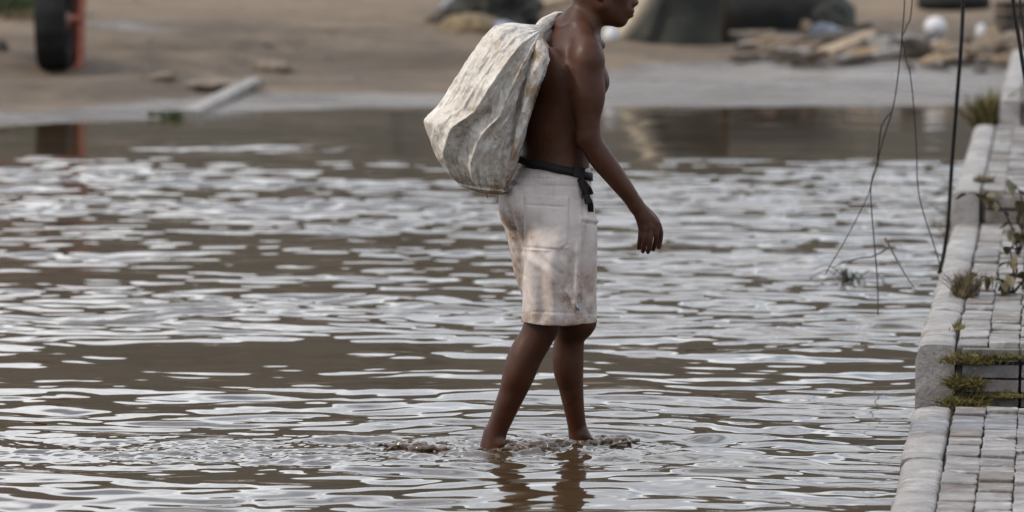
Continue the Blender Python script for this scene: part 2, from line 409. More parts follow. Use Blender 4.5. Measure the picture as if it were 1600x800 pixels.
for i in range(NW):
    lam = .085 * (1.5 / .085) ** ((i + rng.random()) / NW)
    th = R(80) + rng.normal(0, .40)          # travelling mostly towards / away from the viewer
    sl_ = .0088 * (1.0 if lam > .16 else .55) * (1.0 if lam < .6 else .65)
    kx, ky = math.cos(th) * 2 * math.pi / lam, math.sin(th) * 2 * math.pi / lam
    dyl = .0095 * (py_ / 12) ** 1.55
    fil = sstep(2.5, 5.5, lam / dyl) * (1 + (.75 if .16 < lam < .5 else (.2 if lam >= .5 else .6)) * farrip)
    wi = int(np.clip(np.interp(math.log(lam), [math.log(.085), math.log(1.5)], [5.4, 0]), 0, 5))
    H += sl_ * lam / (2 * math.pi) * fil * np.sin(kx * wx + ky * wy + rng.random() * 6.283 + 3.2 * warps[wi] + 1.3 * warps[(wi + 2) % 6])
H *= patch * (1 - .93 * calm)
# rings and wash round the wading legs, smoother swirls left of them
for (c, a0, ph) in ((FOOT_R, 1.0, 0), (FOOT_L, .8, 1.0)):
    r = np.hypot(px_ - c[0], py_ - c[1])
    H += a0 * .0062 * np.sin(r * 2 * math.pi / (.12 + .05 * r) - ph) * np.exp(-r / .40) * sstep(.03, .12, r)
wash = np.exp(-((py_ - 15.02) / .33) ** 2) * sstep(-2.3, -.9, px_) * sstep(.75, .25, px_)
H += wash * (.006 * fbm(PP * 14, 3, 77) + .003 * fbm(PP * 34, 2, 78))
near = np.exp(-((px_ - .08) / .34) ** 2 - ((py_ - 15.12) / .22) ** 2)
H += near * (.013 * np.abs(fbm(PP * 20, 4, 81, .65)) - .002)
wm = mesh_np('water', np.c_[px_, py_, H], grid_faces(len(yl), len(ul)))
tag(link('water', wm, M['water']), kind='structure')
# the same river beyond the detailed stretch
sv = np.array([[-60, -20, -.03], [60, -20, -.03], [60, 44, -.03], [-60, 44, -.03]], float)
tag(link('water_far_reach', mesh_np('water_far_reach', sv, np.array([[0, 1, 2, 3]])), M['water']), kind='structure')

# ------------------------------------------------------------------ stepped brick embankment on the right
ang = -math.atan(EMB_SL)
emb = empty('brick_embankment', (EMB_X0, EMB_Y0, 0), ang)
tag(emb, 'stepped grey brick and cement river embankment rising in terraces out of the water', 'embankment')
CW, BW = .128, .113
SECS = [(-3.2, 2.36, .050, 0.0), (2.86, 9.15, .232, 0.0), (9.08, 16.0, .392, 0.0), (15.9, 26.0, .56, .16)]
def coping_mesh(name, ln, h, seed):
    """rounded cement kerb with an irregular edge, x from 0 to CW, y from 0 to ln, z from -.5 to h"""
    ny = max(8, int(ln / .06)); y = np.linspace(0, ln, ny)
    prof = [(-.012, -.5), (-.010, h - .06), (-.004, h - .022), (.006, h - .007), (.022, h), (CW * .5, h + .004), (CW - .012, h), (CW, h - .008), (CW, -.5)]
    prof = np.array(prof); V = []
    for j, yy in enumerate(y):
        p = np.c_[np.full(len(prof), yy * .9), np.arange(len(prof)) * .35 + seed * 13]
        dx = .012 * fbm(p * np.array([9, 1.0]), 4, seed, .7); dz = .005 * fbm(p * np.array([8, 1.6]) + 9, 4, seed + 1, .7)
        pr = prof.copy(); pr[1:-1, 0] += dx[1:-1]; pr[1:-1, 1] += dz[1:-1]
        V.append(np.c_[pr[:, 0], np.full(len(pr), yy), pr[:, 1]])
    V = np.concatenate(V); m = len(prof); F = grid_faces(ny, m)[:, ::-1]
    c0 = len(V)
    V = np.r_[V, V[:m], V[-m:], [[CW * .5, 0, h * .5 - .1]], [[CW * .5, ln, h * .5 - .1]]]
    j = np.arange(m); j2 = (j + 1) % m
    T = np.r_[np.c_[j + c0, j2 + c0, np.full(m, c0 + 2 * m)], np.c_[j2 + c0 + m, j + c0 + m, np.full(m, c0 + 2 * m + 1)]]
    me = mesh_np(name, V, [F, T]); me.polygons.foreach_set('use_smooth', np.r_[np.ones(len(F), bool), np.zeros(len(T), bool)])
    return me
def worn_brick(sx, sy, sz, seed):
    """brick with chipped, uneven edges, base at z=0"""
    bm = bmesh.new(); bmesh.ops.create_cube(bm, size=1)
    ed = [e for e in bm.edges if abs(e.verts[0].co.y - e.verts[1].co.y) > .5]
    bmesh.ops.bevel(bm, geom=[e for e in bm.edges if e.verts[0].co.z > 0 or e.verts[1].co.z > 0], offset=.06, segments=2, affect='EDGES', profile=.6, clamp_overlap=True)
    bmesh.ops.bisect_plane(bm, geom=bm.verts[:] + bm.edges[:] + bm.faces[:], plane_co=(0, 0, 0), plane_no=(0, 1, 0))
    for q in (-.33, -.17, .17, .33): bmesh.ops.bisect_plane(bm, geom=bm.verts[:] + bm.edges[:] + bm.faces[:], plane_co=(0, q, 0), plane_no=(0, 1, 0))
    co = np.array([v.co[:] for v in bm.verts]) * np.array([sx, sy, sz]); co[:, 2] += sz / 2
    n = np.stack([fbm(co * 18 + seed * 9.1 + i * 5, 3, seed + i) for i in range(3)], 1)
    co += n * np.array([.007, .010, .006])
    for v, c in zip(bm.verts, co): v.co = c
    m = bpy.data.meshes.new('brick'); bm.to_mesh(m); bm.free(); return m
brick_top = [worn_brick(BW - .004, .392, .07, 40 + i) for i in range(8)]
brick_face = [box_mesh('brick', BW * 1.9 - .010, .10, .050, .005, .003, 60 + i, 2) for i in range(4)]
BM = ['brick_a', 'brick_c', 'brick_a', 'brick_b', 'brick_c', 'brick_a', 'brick_c', 'brick_b']
for i, me in enumerate(brick_top): me.materials.append(M[BM[i]])
for i, me in enumerate(brick_face): me.materials.append(M[['brick_a', 'brick_c', 'brick_b', 'brick_a'][i]])
rr = random.Random(5); rest = []
for si, (s0, s1, h, xo) in enumerate(SECS):
    cs = s0
    while cs < s1 - .3:                      # kerb cast in lengths
        ln = min(rr.uniform(1.15, 1.55), s1 - cs)
        if s1 - cs - ln < .4: ln = s1 - cs
        link('coping', coping_mesh('coping', ln - .003, h + rr.uniform(-.004, .004), si * 7 + int(cs * 3)), M['coping'], emb, (xo + rr.uniform(-.004, .004), cs, 0))
        cs += ln
    # core of the terrace under the bricks
    core = box_mesh('mortar_bed', 5.0, s1 - s0 - .02, h + .6 - .014, .01, 0)
    link('mortar_bed', core, M['mortar'], emb, (xo + CW + 2.5 + .004, (s0 + s1) / 2, -.6))
    ncol = 14
    for cidx in range(ncol):
        y = s0 + .012 + rr.uniform(0, .0)
        first = True
        while y < s1 - .12:
            ln = .235 * rr.uniform(.75, 1.25)
            if first and cidx % 2: ln *= .55
            first = False
            ln = min(ln, s1 - y - .01)
            me_ = rr.choice(brick_top)
            lc = Vector((xo + CW + .008 + (cidx + .5) * BW + rr.uniform(-.003, .003), y + ln / 2, h - .066 + rr.uniform(-.008, .007)))
            ro = (rr.uniform(-.03, .012), rr.uniform(-.025, .025), rr.uniform(-.014, .014)); sc3 = (1, (ln - .013) / .392, 1)
            if cidx < (3 if si < 3 else 1) and y > -.6:
                b = link('brick', me_, None, emb, lc, ro); b.scale = sc3
            else:
                mw = Matrix.LocRotScale(lc, Matrix.Rotation(ro[2], 3, 'Z') @ Matrix.Rotation(ro[1], 3, 'Y') @ Matrix.Rotation(ro[0], 3, 'X'), Vector(sc3))
                rest.append((me_, np.array(mw)))
            y += ln
    if si > 0:                               # brick courses of the riser towards the viewer
        zb = SECS[si - 1][2] if si > 1 else -.06
        nc = max(2, round((h - zb - .02) / .058)); ch = (h - zb - .012) / nc
        for c in range(nc):
            for j in range(4):
                fx = xo + CW + .02 + (j + .5 + (.5 if c % 2 else 0)) * BW * 1.9 - BW * .95 * (1 if c % 2 else 0)
                b = link('brick', rr.choice(brick_face), None, emb, (fx + BW * .02, s0 - .016 + rr.uniform(-.008, .006), zb + c * ch + .004 + (.003 if c else 0)), (0, 0, rr.uniform(-.02, .02)))
                b.scale = (1, .5, (ch - .010) / .05)
if rest:                                     # bricks out of the picture: one part
    parts = {}
    bm = bmesh.new()
    mats = []
    for me_, mw in rest:
        n0, f0 = len(bm.verts), len(bm.faces); bm.from_mesh(me_); bm.verts.ensure_lookup_table(); bm.faces.ensure_lookup_table()
        for v_ in bm.verts[n0:]: v_.co = Matrix(mw) @ v_.co
        mt = me_.materials[0]
        if mt not in mats: mats.append(mt)
        for f_ in bm.faces[f0:]: f_.material_index = mats.index(mt)
    me_ = bpy.data.meshes.new('brick_paving'); bm.to_mesh(me_); bm.free()
    for mt in mats: me_.materials.append(mt)
    tag(link('brick_paving', me_, None, emb), kind='stuff')
def emb_pt(lx, ly, z): return Vector((EMB_X0, EMB_Y0, 0)) + Matrix.Rotation(ang, 3, 'Z') @ Vector((lx, ly, z))
# far earth behind the embankment bricks

# ================================================================== the wading person
class SDF:
    def __init__(s, lo, hi, h):
        s.lo = np.array(lo, float); s.h = h; s.n = np.ceil((np.array(hi) - s.lo) / h).astype(int) + 1
        s.a = np.full(s.n, .2, np.float32)
        s.ax = [s.lo[i] + h * np.arange(s.n[i]) for i in range(3)]
    def reg(s, lo, hi):
        i0 = np.clip(np.floor((np.array(lo) - s.lo) / s.h).astype(int), 0, s.n - 1)
        i1 = np.clip(np.ceil((np.array(hi) - s.lo) / s.h).astype(int) + 1, 1, s.n)
        sl = tuple(slice(a, b) for a, b in zip(i0, i1))
        return sl, s.ax[0][sl[0]][:, None, None], s.ax[1][sl[1]][None, :, None], s.ax[2][sl[2]][None, None, :]
    def put(s, sl, d, k, sub=False):
        a = s.a[sl]; d = d.astype(np.float32)
        if sub:
            h = np.maximum(k - np.abs(-d - a), 0) / k; s.a[sl] = np.maximum(a, -d) + h * h * k * .25
        else:
            h = np.maximum(k - np.abs(a - d), 0) / k; s.a[sl] = np.minimum(a, d) - h * h * k * .25
    def cone(s, a, b, ra, rb, k=.015, sub=False):
        a, b = np.array(a), np.array(b); m = max(ra, rb) + k + 5 * s.h
        sl, x, y, z = s.reg(np.minimum(a, b) - m, np.maximum(a, b) + m)
        ab = b - a; l2 = max(ab @ ab, 1e-9)
        t = np.clip(((x - a[0]) * ab[0] + (y - a[1]) * ab[1] + (z - a[2]) * ab[2]) / l2, 0, 1)
        d = np.sqrt((x - a[0] - t * ab[0]) ** 2 + (y - a[1] - t * ab[1]) ** 2 + (z - a[2] - t * ab[2]) ** 2) - (ra + (rb - ra) * t)
        s.put(sl, d, k, sub)
    def chain(s, pts, rad, k=.015):
        q = catmull(np.c_[np.array(pts), np.array(rad)], 3 * (len(pts) - 1) + 1); P_, r_ = q[:, :3], q[:, 3]
        m = r_.max() + k + 5 * s.h
        sl, x, y, z = s.reg(P_.min(0) - m, P_.max(0) + m); d = None
        for a, b, ra, rb in zip(P_[:-1], P_[1:], r_[:-1], r_[1:]):
            ab = (b - a).astype(np.float32); l2 = max(ab @ ab, 1e-9); X, Y, Z = (x - a[0]).astype(np.float32), (y - a[1]).astype(np.float32), (z - a[2]).astype(np.float32)
            t = np.clip((X * ab[0] + Y * ab[1] + Z * ab[2]) / l2, 0, 1)
            e = np.sqrt((X - t * ab[0]) ** 2 + (Y - t * ab[1]) ** 2 + (Z - t * ab[2]) ** 2) - (ra + (rb - ra) * t)
            d = e if d is None else np.minimum(d, e)
        s.put(sl, d, k)
    def ell(s, c, r, th=0.0, k=.02, sub=False, tilt=0.0):
        """ellipsoid with radii (forward, side, up), turned by th about z, nodded by tilt"""
        c = np.array(c); r = np.array(r, float); m = r.max() + k + 5 * s.h
        sl, x, y, z = s.reg(c - m, c + m)
        X, Y, Z = x - c[0], y - c[1], z - c[2]
        u = math.cos(th) * X + math.sin(th) * Y; v = -math.sin(th) * X + math.cos(th) * Y
        if tilt:
            u, Z = math.cos(tilt) * u - math.sin(tilt) * Z, math.sin(tilt) * u + math.cos(tilt) * Z
        k0 = np.sqrt((u / r[0]) ** 2 + (v / r[1]) ** 2 + (Z / r[2]) ** 2); k1 = np.sqrt((u / r[0] ** 2) ** 2 + (v / r[1] ** 2) ** 2 + (Z / r[2] ** 2) ** 2)
        s.put(sl, k0 * (k0 - 1) / np.maximum(k1, 1e-6), k, sub)
    def loft(s, secs, k=.02, n=2.2):
        """stack of horizontal superellipses: (z, cx, cy, a_side, b_forward, th)"""
        q = np.array(sorted(secs)); z0, z1 = q[0, 0], q[-1, 0]; m = .26
        zz = s.ax[2]; c = [np.interp(zz, q[:, 0], q[:, i]) for i in range(1, 6)]
        # smooth the interpolated sections a little
        ker = np.hanning(max(3, int(.05 / s.h) | 1)); ker /= ker.sum(); hw = len(ker) // 2
        c = [np.convolve(np.pad(v, hw, 'edge'), ker, 'valid') for v in c]
        lo = np.array([q[:, 1].min() - m, q[:, 2].min() - m, z0 - .04]); hi = np.array([q[:, 1].max() + m, q[:, 2].max() + m, z1 + .04])
        sl, x, y, z = s.reg(lo, hi); zi = sl[2]
        cx, cy, a, b, th = [v[zi][None, None, :] for v in c]
        X, Y = x - cx, y - cy
        f = np.cos(th) * X + np.sin(th) * Y; l = -np.sin(th) * X + np.cos(th) * Y
        rr_ = (np.abs(f / b) ** n + np.abs(l / a) ** n) ** (1 / n)
        g = np.sqrt((f / b ** 2) ** 2 + (l / a ** 2) ** 2) / np.maximum(np.sqrt((f / b) ** 2 + (l / a) ** 2), 1e-6)
        d = (rr_ - 1) / np.maximum(g, 1e-6)
        d = np.maximum(d, np.maximum(z0 - z, z - z1))
        s.put(sl, d, k)
    def mesh(s):
        g = openvdb.FloatGrid(.05); g.copyFromArray(np.ascontiguousarray(np.clip(s.a, -.05, .05)), tolerance=1e-6)
        p, t, q = g.convertToPolygons(isovalue=0.0, adaptivity=0.0)
        v = p * s.h + s.lo
        fs = [f for f in (q, t) if len(f)]
        c = v.mean(0); a = vnormals(v, fs)
        i = np.argmax(v[:, 2]);  up = a[i, 2]                      # the topmost vertex must face up
        return v, (fs if up > 0 else [f[:, ::-1] for f in fs])
def relax(v, faces, it=1, f=.5):
    """Laplacian smoothing with quads"""
    e = np.concatenate([np.concatenate([fc[:, [i, (i + 1) % fc.shape[1]]] for i in range(fc.shape[1])]) for fc in faces])
    for _ in range(it):
        acc = np.zeros_like(v); cnt = np.zeros(len(v))
        for i in range(3):
            acc[:, i] = np.bincount(e[:, 0], v[e[:, 1], i], len(v)) + np.bincount(e[:, 1], v[e[:, 0], i], len(v))
        cnt = np.bincount(e[:, 0], minlength=len(v)) + np.bincount(e[:, 1], minlength=len(v))
        v = v + f * (acc / np.maximum(cnt, 1)[:, None] - v)
    return v
def vnormals(v, faces):
    n = np.zeros_like(v)
    for fc in faces:
        a = np.cross(v[fc[:, 2]] - v[fc[:, 0]], v[fc[:, -1]] - v[fc[:, 1]]) if fc.shape[1] == 4 else np.cross(v[fc[:, 1]] - v[fc[:, 0]], v[fc[:, 2]] - v[fc[:, 0]])
        for i in range(fc.shape[1]):
            for c in range(3): n[:, c] += np.bincount(fc[:, i], a[:, c], len(v))
    return n / np.maximum(np.linalg.norm(n, axis=1), 1e-12)[:, None]
def toPX(v):
    """photo pixel coordinates of points near the person, used as a tailor's chart for seams and folds"""
    d = (v - np.array([0, 0, CAM_H])); z = d[:, 1] * cp - d[:, 2] * sp
    return 800 + FPX * d[:, 0] / z, 400 - FPX * (d[:, 1] * sp + d[:, 2] * cp) / z

T35, T28, THD = R(35), R(28), R(10)
def torso_secs(grow=0.0):
    T = [(330, 862, 0, .150, .112, 35), (300, 862, 0, .148, .112, 35), (268, 866, 0, .134, .101, 34), (240, 869, 0, .131, .099, 33), (205, 870, 0, .139, .104, 31),
         (165, 874, 0, .153, .112, 29), (130, 879, 0, .163, .117, 28), (100, 884, 0, .163, .110, 28), (76, 888, 0, .145, .092, 27), (56, 893, 0, .105, .070, 25), (42, 899, 0, .062, .055, 22)]
    out = []
    for (py, px, dy, a, b, th) in T:
        p = B(px, py, dy); out.append((p[2], p[0], p[1], a + grow, b + grow, R(th)))
    return out
body = SDF(B(735, 700, 0) + np.array([0, -.36, -.14]), B(1042, -75, 0) + np.array([0, .42, .0]), .0034)
body.loft(torso_secs(), .02)
# chest, back and shoulder muscles
body.ell(B(925, 128, -.035), (.050, .075, .052), T28, .04)                       # pectoral
body.ell(B(925, 128, .06), (.045, .07, .05), T28, .04)
body.ell(B(860, 112, -.112), (.032, .058, .082), T28 + .25, .03)                 # shoulder blade
body.ell(B(835, 108, .07), (.030, .06, .08), T28 - .2, .05)
body.cone(B(899, 112, -.145), B(866, 205, -.090), .038, .020, .035)               # flank
body.cone(B(903, 28, -.01), B(917, 74, -.130), .040, .038, .045)                 # trapezius
body.cone(B(893, 36, .03), B(850, 64, .14), .040, .042, .045)
body.ell(B(919, 92, -.150), (.050, .050, .070), T28, .03)                        # deltoid
body.ell(B(846, 72, .155), (.052, .05, .062), T28, .03)
body.cone(B(908, 60, -.12), B(940, 70, -.03), .014, .012, .03)                   # collar bone
# spine furrow and ribs
body.cone(B(838, 90, -.105), B(818, 235, -.09), .010, .010, .03, sub=True)
# neck and head
body.cone(B(911, 52, 0), B(925, -8, .005), .056, .050, .03)
body.cone(B(921, 50, -.03), B(930, 6, -.045), .018, .016, .03)                   # neck muscle
hd = lambda px, py, l: B(px, py, 0) + np.array([math.sin(THD) * l, -math.cos(THD) * l, 0])   # l: metres to the person's right
body.ell(hd(938, -26, 0), (.094, .076, .098), THD, .03, tilt=.15)
body.ell(hd(957, -4, 0), (.064, .060, .080), THD, .03)
for s_ in (-1, 1):
    body.cone(hd(938, 8, .054 * s_), hd(966, 30, .018 * s_), .017, .015, .03)     # jaw
    body.ell(hd(962, -12, .045 * s_), (.03, .018, .022), THD, .02)               # cheek
    body.ell(hd(979, -24, .031 * s_), (.012, .017, .011), THD, .012, sub=True)   # eye socket
    body.ell(hd(975.5, -24, .031 * s_), (.013, .014, .009), THD, .006)           # closed lid
    body.cone(hd(981, -34, .012 * s_), hd(975, -34, .045 * s_), .009, .008, .015)
    body.ell(hd(989, 5, .013 * s_), (.012, .008, .009), THD, .008)               # nostril wing
    body.ell(hd(931, -13, .080 * s_), (.020, .010, .030), THD - .3 * s_, .006)   # ear
    body.ell(hd(934, -13, .088 * s_), (.011, .006, .018), THD, .006, sub=True)
body.ell(hd(952, 22, 0), (.045, .042, .034), THD, .03)
body.ell(hd(970, 31, 0), (.020, .024, .022), THD, .02)                            # chin
body.cone(hd(983, -30, 0), hd(990.5, 1, 0), .008, .0125, .015)                    # nose
body.ell(hd(992, 4, 0), (.012, .012, .010), THD, .008)
body.ell(hd(978, 15, 0), (.022, .030, .026), THD, .02)
body.ell(hd(985.5, 17.5, 0), (.013, .022, .0075), THD, .008)                      # lips
body.ell(hd(984.5, 24.5, 0), (.012, .020, .0075), THD, .008)
body.cone(hd(993, 21.2, -.02), hd(993, 21.2, .02), .003, .003, .004, sub=True)
# right arm
body.chain([B(919, 98, -.152), B(918, 150, -.162), B(919, 196, -.162), B(920, 216, -.158)], [.047, .0445, .040, .0365], .03)
body.ell(B(925, 145, -.160), (.042, .038, .075), 0, .03)
body.ell(B(911, 140, -.166), (.032, .034, .075), 0, .03)
body.ell(B(909, 216, -.158), (.016, .018, .022), 0, .02)                          # elbow point
body.chain([B(920, 216, -.158), B(936, 243, -.150), B(962, 277, -.138), B(984, 306, -.128), B(994, 322, -.123)], [.036, .0405, .035, .0285, .0245], .02)
# right hand
body.chain([B(994, 320, -.123), B(1006, 340, -.122)], [.0235, .024], .014)
kn = {'p': (1002, 356, -.128), 'r': (1009, 358, -.133), 'm': (1018, 356, -.133), 'i': (1026, 349, -.128)}
for q, rq in (('p', .0115), ('r', .012), ('m', .0125), ('i', .0125)):
    body.cone(B(997 + (q in 'mi') * 5, 326, -.122), B(*kn[q]), .015, rq, .010)
fing = {'p': [(1002, 356, -.128), (1000, 371, -.130), (998.5, 381, -.122), (998, 388, -.113)],
        'r': [(1009, 358, -.133), (1007.5, 374, -.137), (1005.5, 386, -.128), (1004.5, 393, -.117)],
        'm': [(1018, 356, -.133), (1016.5, 374, -.140), (1014.5, 387, -.132), (1012.5, 394, -.120)],
        'i': [(1026, 349, -.128), (1026, 367, -.132), (1023.5, 381, -.122), (1020.5, 390, -.110)]}
for q, pts in fing.items():
    body.chain([B(*p) for p in pts], [.0105, .0092, .0084, .0074] if q != 'p' else [.0092, .0080, .0074, .0066], .0035)
body.chain([B(1008, 330, -.112), B(1024, 344, -.098), B(1032, 364, -.094), B(1029.5, 386, -.092)], [.018, .013, .0102, .0082], .008)   # thumb
# left arm, bent up to hold the neck of the sack at the shoulder
body.chain([B(848, 74, .155), B(880, 120, .215), B(906, 158, .225)], [.046, .042, .036], .03)
body.chain([B(906, 158, .225), B(900, 110, .20), B(889, 55, .155)], [.036, .036, .025], .02)
body.chain([B(889, 52, .150), B(884, 33, .135)], [.024, .024], .012)
for i, (fx, fd) in enumerate(((876, .105), (880, .125), (884, .145), (888, .165))):
    body.chain([B(884 + i, 33, .125 + i * .012), B(fx + 3, 24, fd - .005), B(fx - 3, 24.5, fd - .035), B(fx - 6, 30, fd - .05)], [.010, .0092, .0086, .0075], .004)
# right (trailing) leg
RL = [(876, 350, -.075, 80 / 2), (866, 430, -.062, 36), (852, 482, -.055, 30), (844, 510, -.050, 27.5), (838, 528, -.048, 27), (823, 556, -.040, 26), (811, 588, -.030, 24.5), (798, 620, -.020, 21.5), (783, 656, -.008, 18.5), (775.5, 676, -.003, 17.5), (771, 700, 0, 18.5), (768, 716, .0, 19)]
body.chain([B(a, b, c) for a, b, c, r in RL], [r / PXM * .955 for a, b, c, r in RL], .012)
body.ell(B(812, 565, -.045), (.034, .045, .085), .2, .04, tilt=.35)               # calf
body.ell(B(858, 512, -.060), (.026, .034, .034), .3, .03)                         # kneecap
body.cone(B(762, 672, .002), B(755, 712, .004), .010, .018, .02)                  # Achilles tendon, heel
body.ell(B(782, 694, -.030), (.013, .012, .016), 0, .015)                         # ankle bone
body.chain([B(758, 722, 0), B(790, 726, .03), B(822, 730, .08)], [.035, .034, .024], .02)
# left (leading) leg
LL = [(846, 350, .08, 39), (872, 430, .10, 36), (892, 480, .105, 36), (899, 500, .105, 33), (895, 514, .115, 27.5), (890.5, 526, .125, 24.5), (889.5, 545, .135, 24), (889.5, 565, .140, 23.5), (891.5, 598, .15, 21), (896, 632, .16, 17.5), (901, 662, .172, 15.3), (904, 682, .18, 16.5), (907, 700, .18, 18)]
body.chain([B(a, b, c) for a, b, c, r in LL], [r / PXM * .97 for a, b, c, r in LL], .012)
body.ell(B(882, 566, .135), (.036, .042, .075), .1, .03, tilt=-.05)
body.ell(B(914, 503, .095), (.030, .034, .030), .3, .03)
body.cone(B(908, 680, .175), B(932, 706, .20), .025, .022, .02)                   # instep
body.chain([B(900, 706, .18), B(930, 708, .2), B(962, 712, .23)], [.034, .032, .022], .02)
bv, bf = body.mesh(); bv = relax(bv, bf, 2, .5)
person = empty('person', FOOT_R * np.array([1, 1, 0]))
tag(person, 'bare-chested barefoot person in stained white shorts wading with a sack over the shoulder', 'person')
def pchild(name, v, f, mat, par, smooth=True):
    o = link(name, mesh_np(name, v - np.array(person.location), f, smooth), mat, par); return o
skin = pchild('body', bv, bf, M['skin'], person)
# cropped hair: a thin cap over the skull
hs = SDF(np.array(hd(885, 20, 0)) + np.array([0, -.13, 0]), np.array(hd(1000, -85, 0)) + np.array([0, .13, 0]), .004)
hs.ell(hd(937, -27, 0), (.099, .081, .103), THD, .01, tilt=.15)
hs.ell(hd(985, 5, 0), (.085, .12, .095), THD, .01, sub=True)
hs.ell(hd(925, 22, 0), (.08, .12, .055), THD, .01, sub=True)
hv, hf = hs.mesh()
pchild('hair', relax(hv, hf, 1), hf, M['hair'], person)

# ------------------------------------------------------------------ shorts
def shorts_sdf(off=0.0, low=0.0):
    q = SDF(B(765, 530, 0) + np.array([0, -.34, 0]), B(955, 250, 0) + np.array([0, .36, .0]), .0034)
    S = [(262, 866, 0, .139, .106, 34), (275, 864, 0, .143, .112, 34), (300, 860, 0, .160, .128, 35), (330, 858, 0, .168, .138, 35), (352, 861, 0, .150, .122, 35), (372, 866, 0, .100, .085, 35), (384, 868, 0, .05, .045, 35)]
    q.loft([(B(px, py, 0)[2], B(px, py, 0)[0], B(px, py, 0)[1], a - off, b - off, R(th)) for (py, px, dy, a, b, th) in S], .02)
    RT = [(318, 880, -.070, .07, .08), (340, 880, -.075, .100, .110), (380, 875, -.075, .112, .119), (430, 874, -.072, .116, .124), (470, 874, -.070, .117, .125), (501 + low, 873.5, -.068, .117, .1255)]
    q.loft([(B(px, py, 0)[2], B(px, py, dy)[0], B(px, py, dy)[1], a - off, b - off, R(12)) for (py, px, dy, a, b) in RT], .03)
    LT = [(316, 836, .075, .07, .08), (345, 838, .085, .098, .106), (380, 846, .090, .103, .113), (430, 858, .10, .103, .113), (470, 868, .108, .103, .112), (504 + low, 880, .115, .103, .109)]
    q.loft([(B(px, py, 0)[2], B(px, py, dy)[0], B(px, py, dy)[1], a - off, b - off, R(20)) for (py, px, dy, a, b) in LT], .030)
    q.ell(B(822, 320, -.075), (.06, .075, .075), T35, .04); q.ell(B(808, 318, .05), (.055, .07, .075), T35, .04)      # seat
    return q
qo = shorts_sdf(); qi = shorts_sdf(.007, 12)
cut = qi.a.copy(); zc = qi.ax[2][None, None, :]; hz = B(870, 430, 0)[2]
cut = np.maximum(cut, (zc - hz)).astype(np.float32)
qo.a = np.maximum(qo.a, -cut)
sv_, sf_ = qo.mesh(); sv_ = relax(sv_, sf_, 2)
nn = vnormals(sv_, sf_); ix, iy = toPX(sv_); front = nn[:, 1] < .25
def ridge(x0, y0, x1, y1, wdt, amp, sharp=1.0):
    """a fold or seam between two chart points"""
    dx, dy = x1 - x0, y1 - y0; l = math.hypot(dx, dy)
    t = ((ix - x0) * dx + (iy - y0) * dy) / l ** 2; d = np.abs((ix - x0) * dy - (iy - y0) * dx) / l
    return amp * np.exp(-(d / wdt) ** (2 * sharp)) * sstep(-.12, .12, t) * sstep(1.12, .88, t)
disp = np.zeros(len(sv_))
# elastic waistband: gathers
wb = sstep(287, 282, iy)
disp += wb * sstep(270, 277, iy - (ix - 860) * .1) * (.0013 * np.sin(ix * 1.45 + 2 * fbm(np.c_[ix * .1, iy * .1], 2, 5)) + .0015) + ridge(780, 287, 915, 292, 2.2, -.004) * front + ridge(790, 277, 915, 281, 1.2, -.0018) * front
below = sstep(286, 292, iy) * sstep(345, 295, iy)
disp += below * .0045 * fbm(np.c_[ix * .085, iy * .018], 3, 15)
# back pocket: raised patch with a stitched edge
pcx = sstep(817, 820, ix) * sstep(891, 888, ix + (iy - 300) * .01); pcy = sstep(303, 306, iy - (ix - 820) * .06) * sstep(393, 390, iy - (ix - 820) * .02 + 6 * sstep(872, 892, ix))
pk = pcx * pcy * front; disp += .0042 * pk
for (a, b, c, d_) in ((823, 320, 886, 324),): disp += ridge(a, b, c, d_, 1.8, -.0035) * front
for (a, b, c, d_) in ((818.5, 306, 819, 385), (890, 310, 888, 380), (819, 386, 876, 391), (876, 391, 889, 381)): disp += ridge(a, b, c, d_, 2.0, -.0045) * front
# side pocket, side seam and long folds near it
disp += ridge(913, 300, 907, 500, 1.6, -.004) * front
disp += ridge(908, 340, 934, 347, 3, .006) * front + ridge(909, 346, 934, 353, 2.0, -.004) * front
for f in ((918, 350, 912, 450, 4.5, -.007), (926, 355, 922, 485, 4.5, .007), (902, 380, 897, 490, 5, .0055), (895, 400, 888, 470, 6, -.006), (885, 455, 902, 488, 4, .006), (878, 450, 897, 490, 3.5, -.005),
          (829, 400, 838, 495, 7, .005), (845, 420, 850, 498, 7, -.005), (862, 400, 866, 498, 8, .005), (815, 395, 815, 498, 3, .004), (905, 460, 903, 498, 4, -.007),
          (822, 395, 870, 440, 6, .0035), (835, 395, 880, 432, 5, -.003), (850, 300, 846, 345, 6, .002), (800, 292, 793, 330, 5, .004), (910, 300, 925, 335, 4, -.005)):
    disp += 1.7 * ridge(*f) * front
# crease between the seat and the far leg
for f in ((800, 285, 793, 325, 5, -.006), (793, 322, 803, 360, 5, -.010), (803, 358, 815, 396, 4, -.012), (815, 394, 816, 495, 3, -.009)): disp += ridge(*f) * front
# hem band
disp += ridge(812, 486, 934, 491, 1.6, -.0028) * front + sstep(487, 490, iy) * .001
disp += .0075 * sstep(300, 380, iy) * fbm(sv_ * np.array([11, 11, 5.0]), 2, 93) + .0050 * fbm(sv_ * np.array([18, 18, 7.0]), 3, 91) + .0014 * fbm(sv_ * 45, 2, 92)
sv_ = relax(sv_ + nn * disp[:, None], sf_, 1, .25)
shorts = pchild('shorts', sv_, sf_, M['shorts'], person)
dirt_shade = .28 * sstep(380, 500, iy) + .75 * np.exp(-((ix - 900) / 26) ** 2 - ((iy - 455) / 55) ** 2) + .6 * np.exp(-((ix - 828) / 14) ** 2 - ((iy - 378) / 18) ** 2) + .8 * sstep(818, 811, ix) * sstep(318, 350, iy) \
    + .3 * sstep(486, 498, iy) + .25 * np.exp(-((ix - 880) / 12) ** 2 - ((iy - 385) / 12) ** 2) + .16  # strip along the far leg: brown stain, deepened to paint in its shade
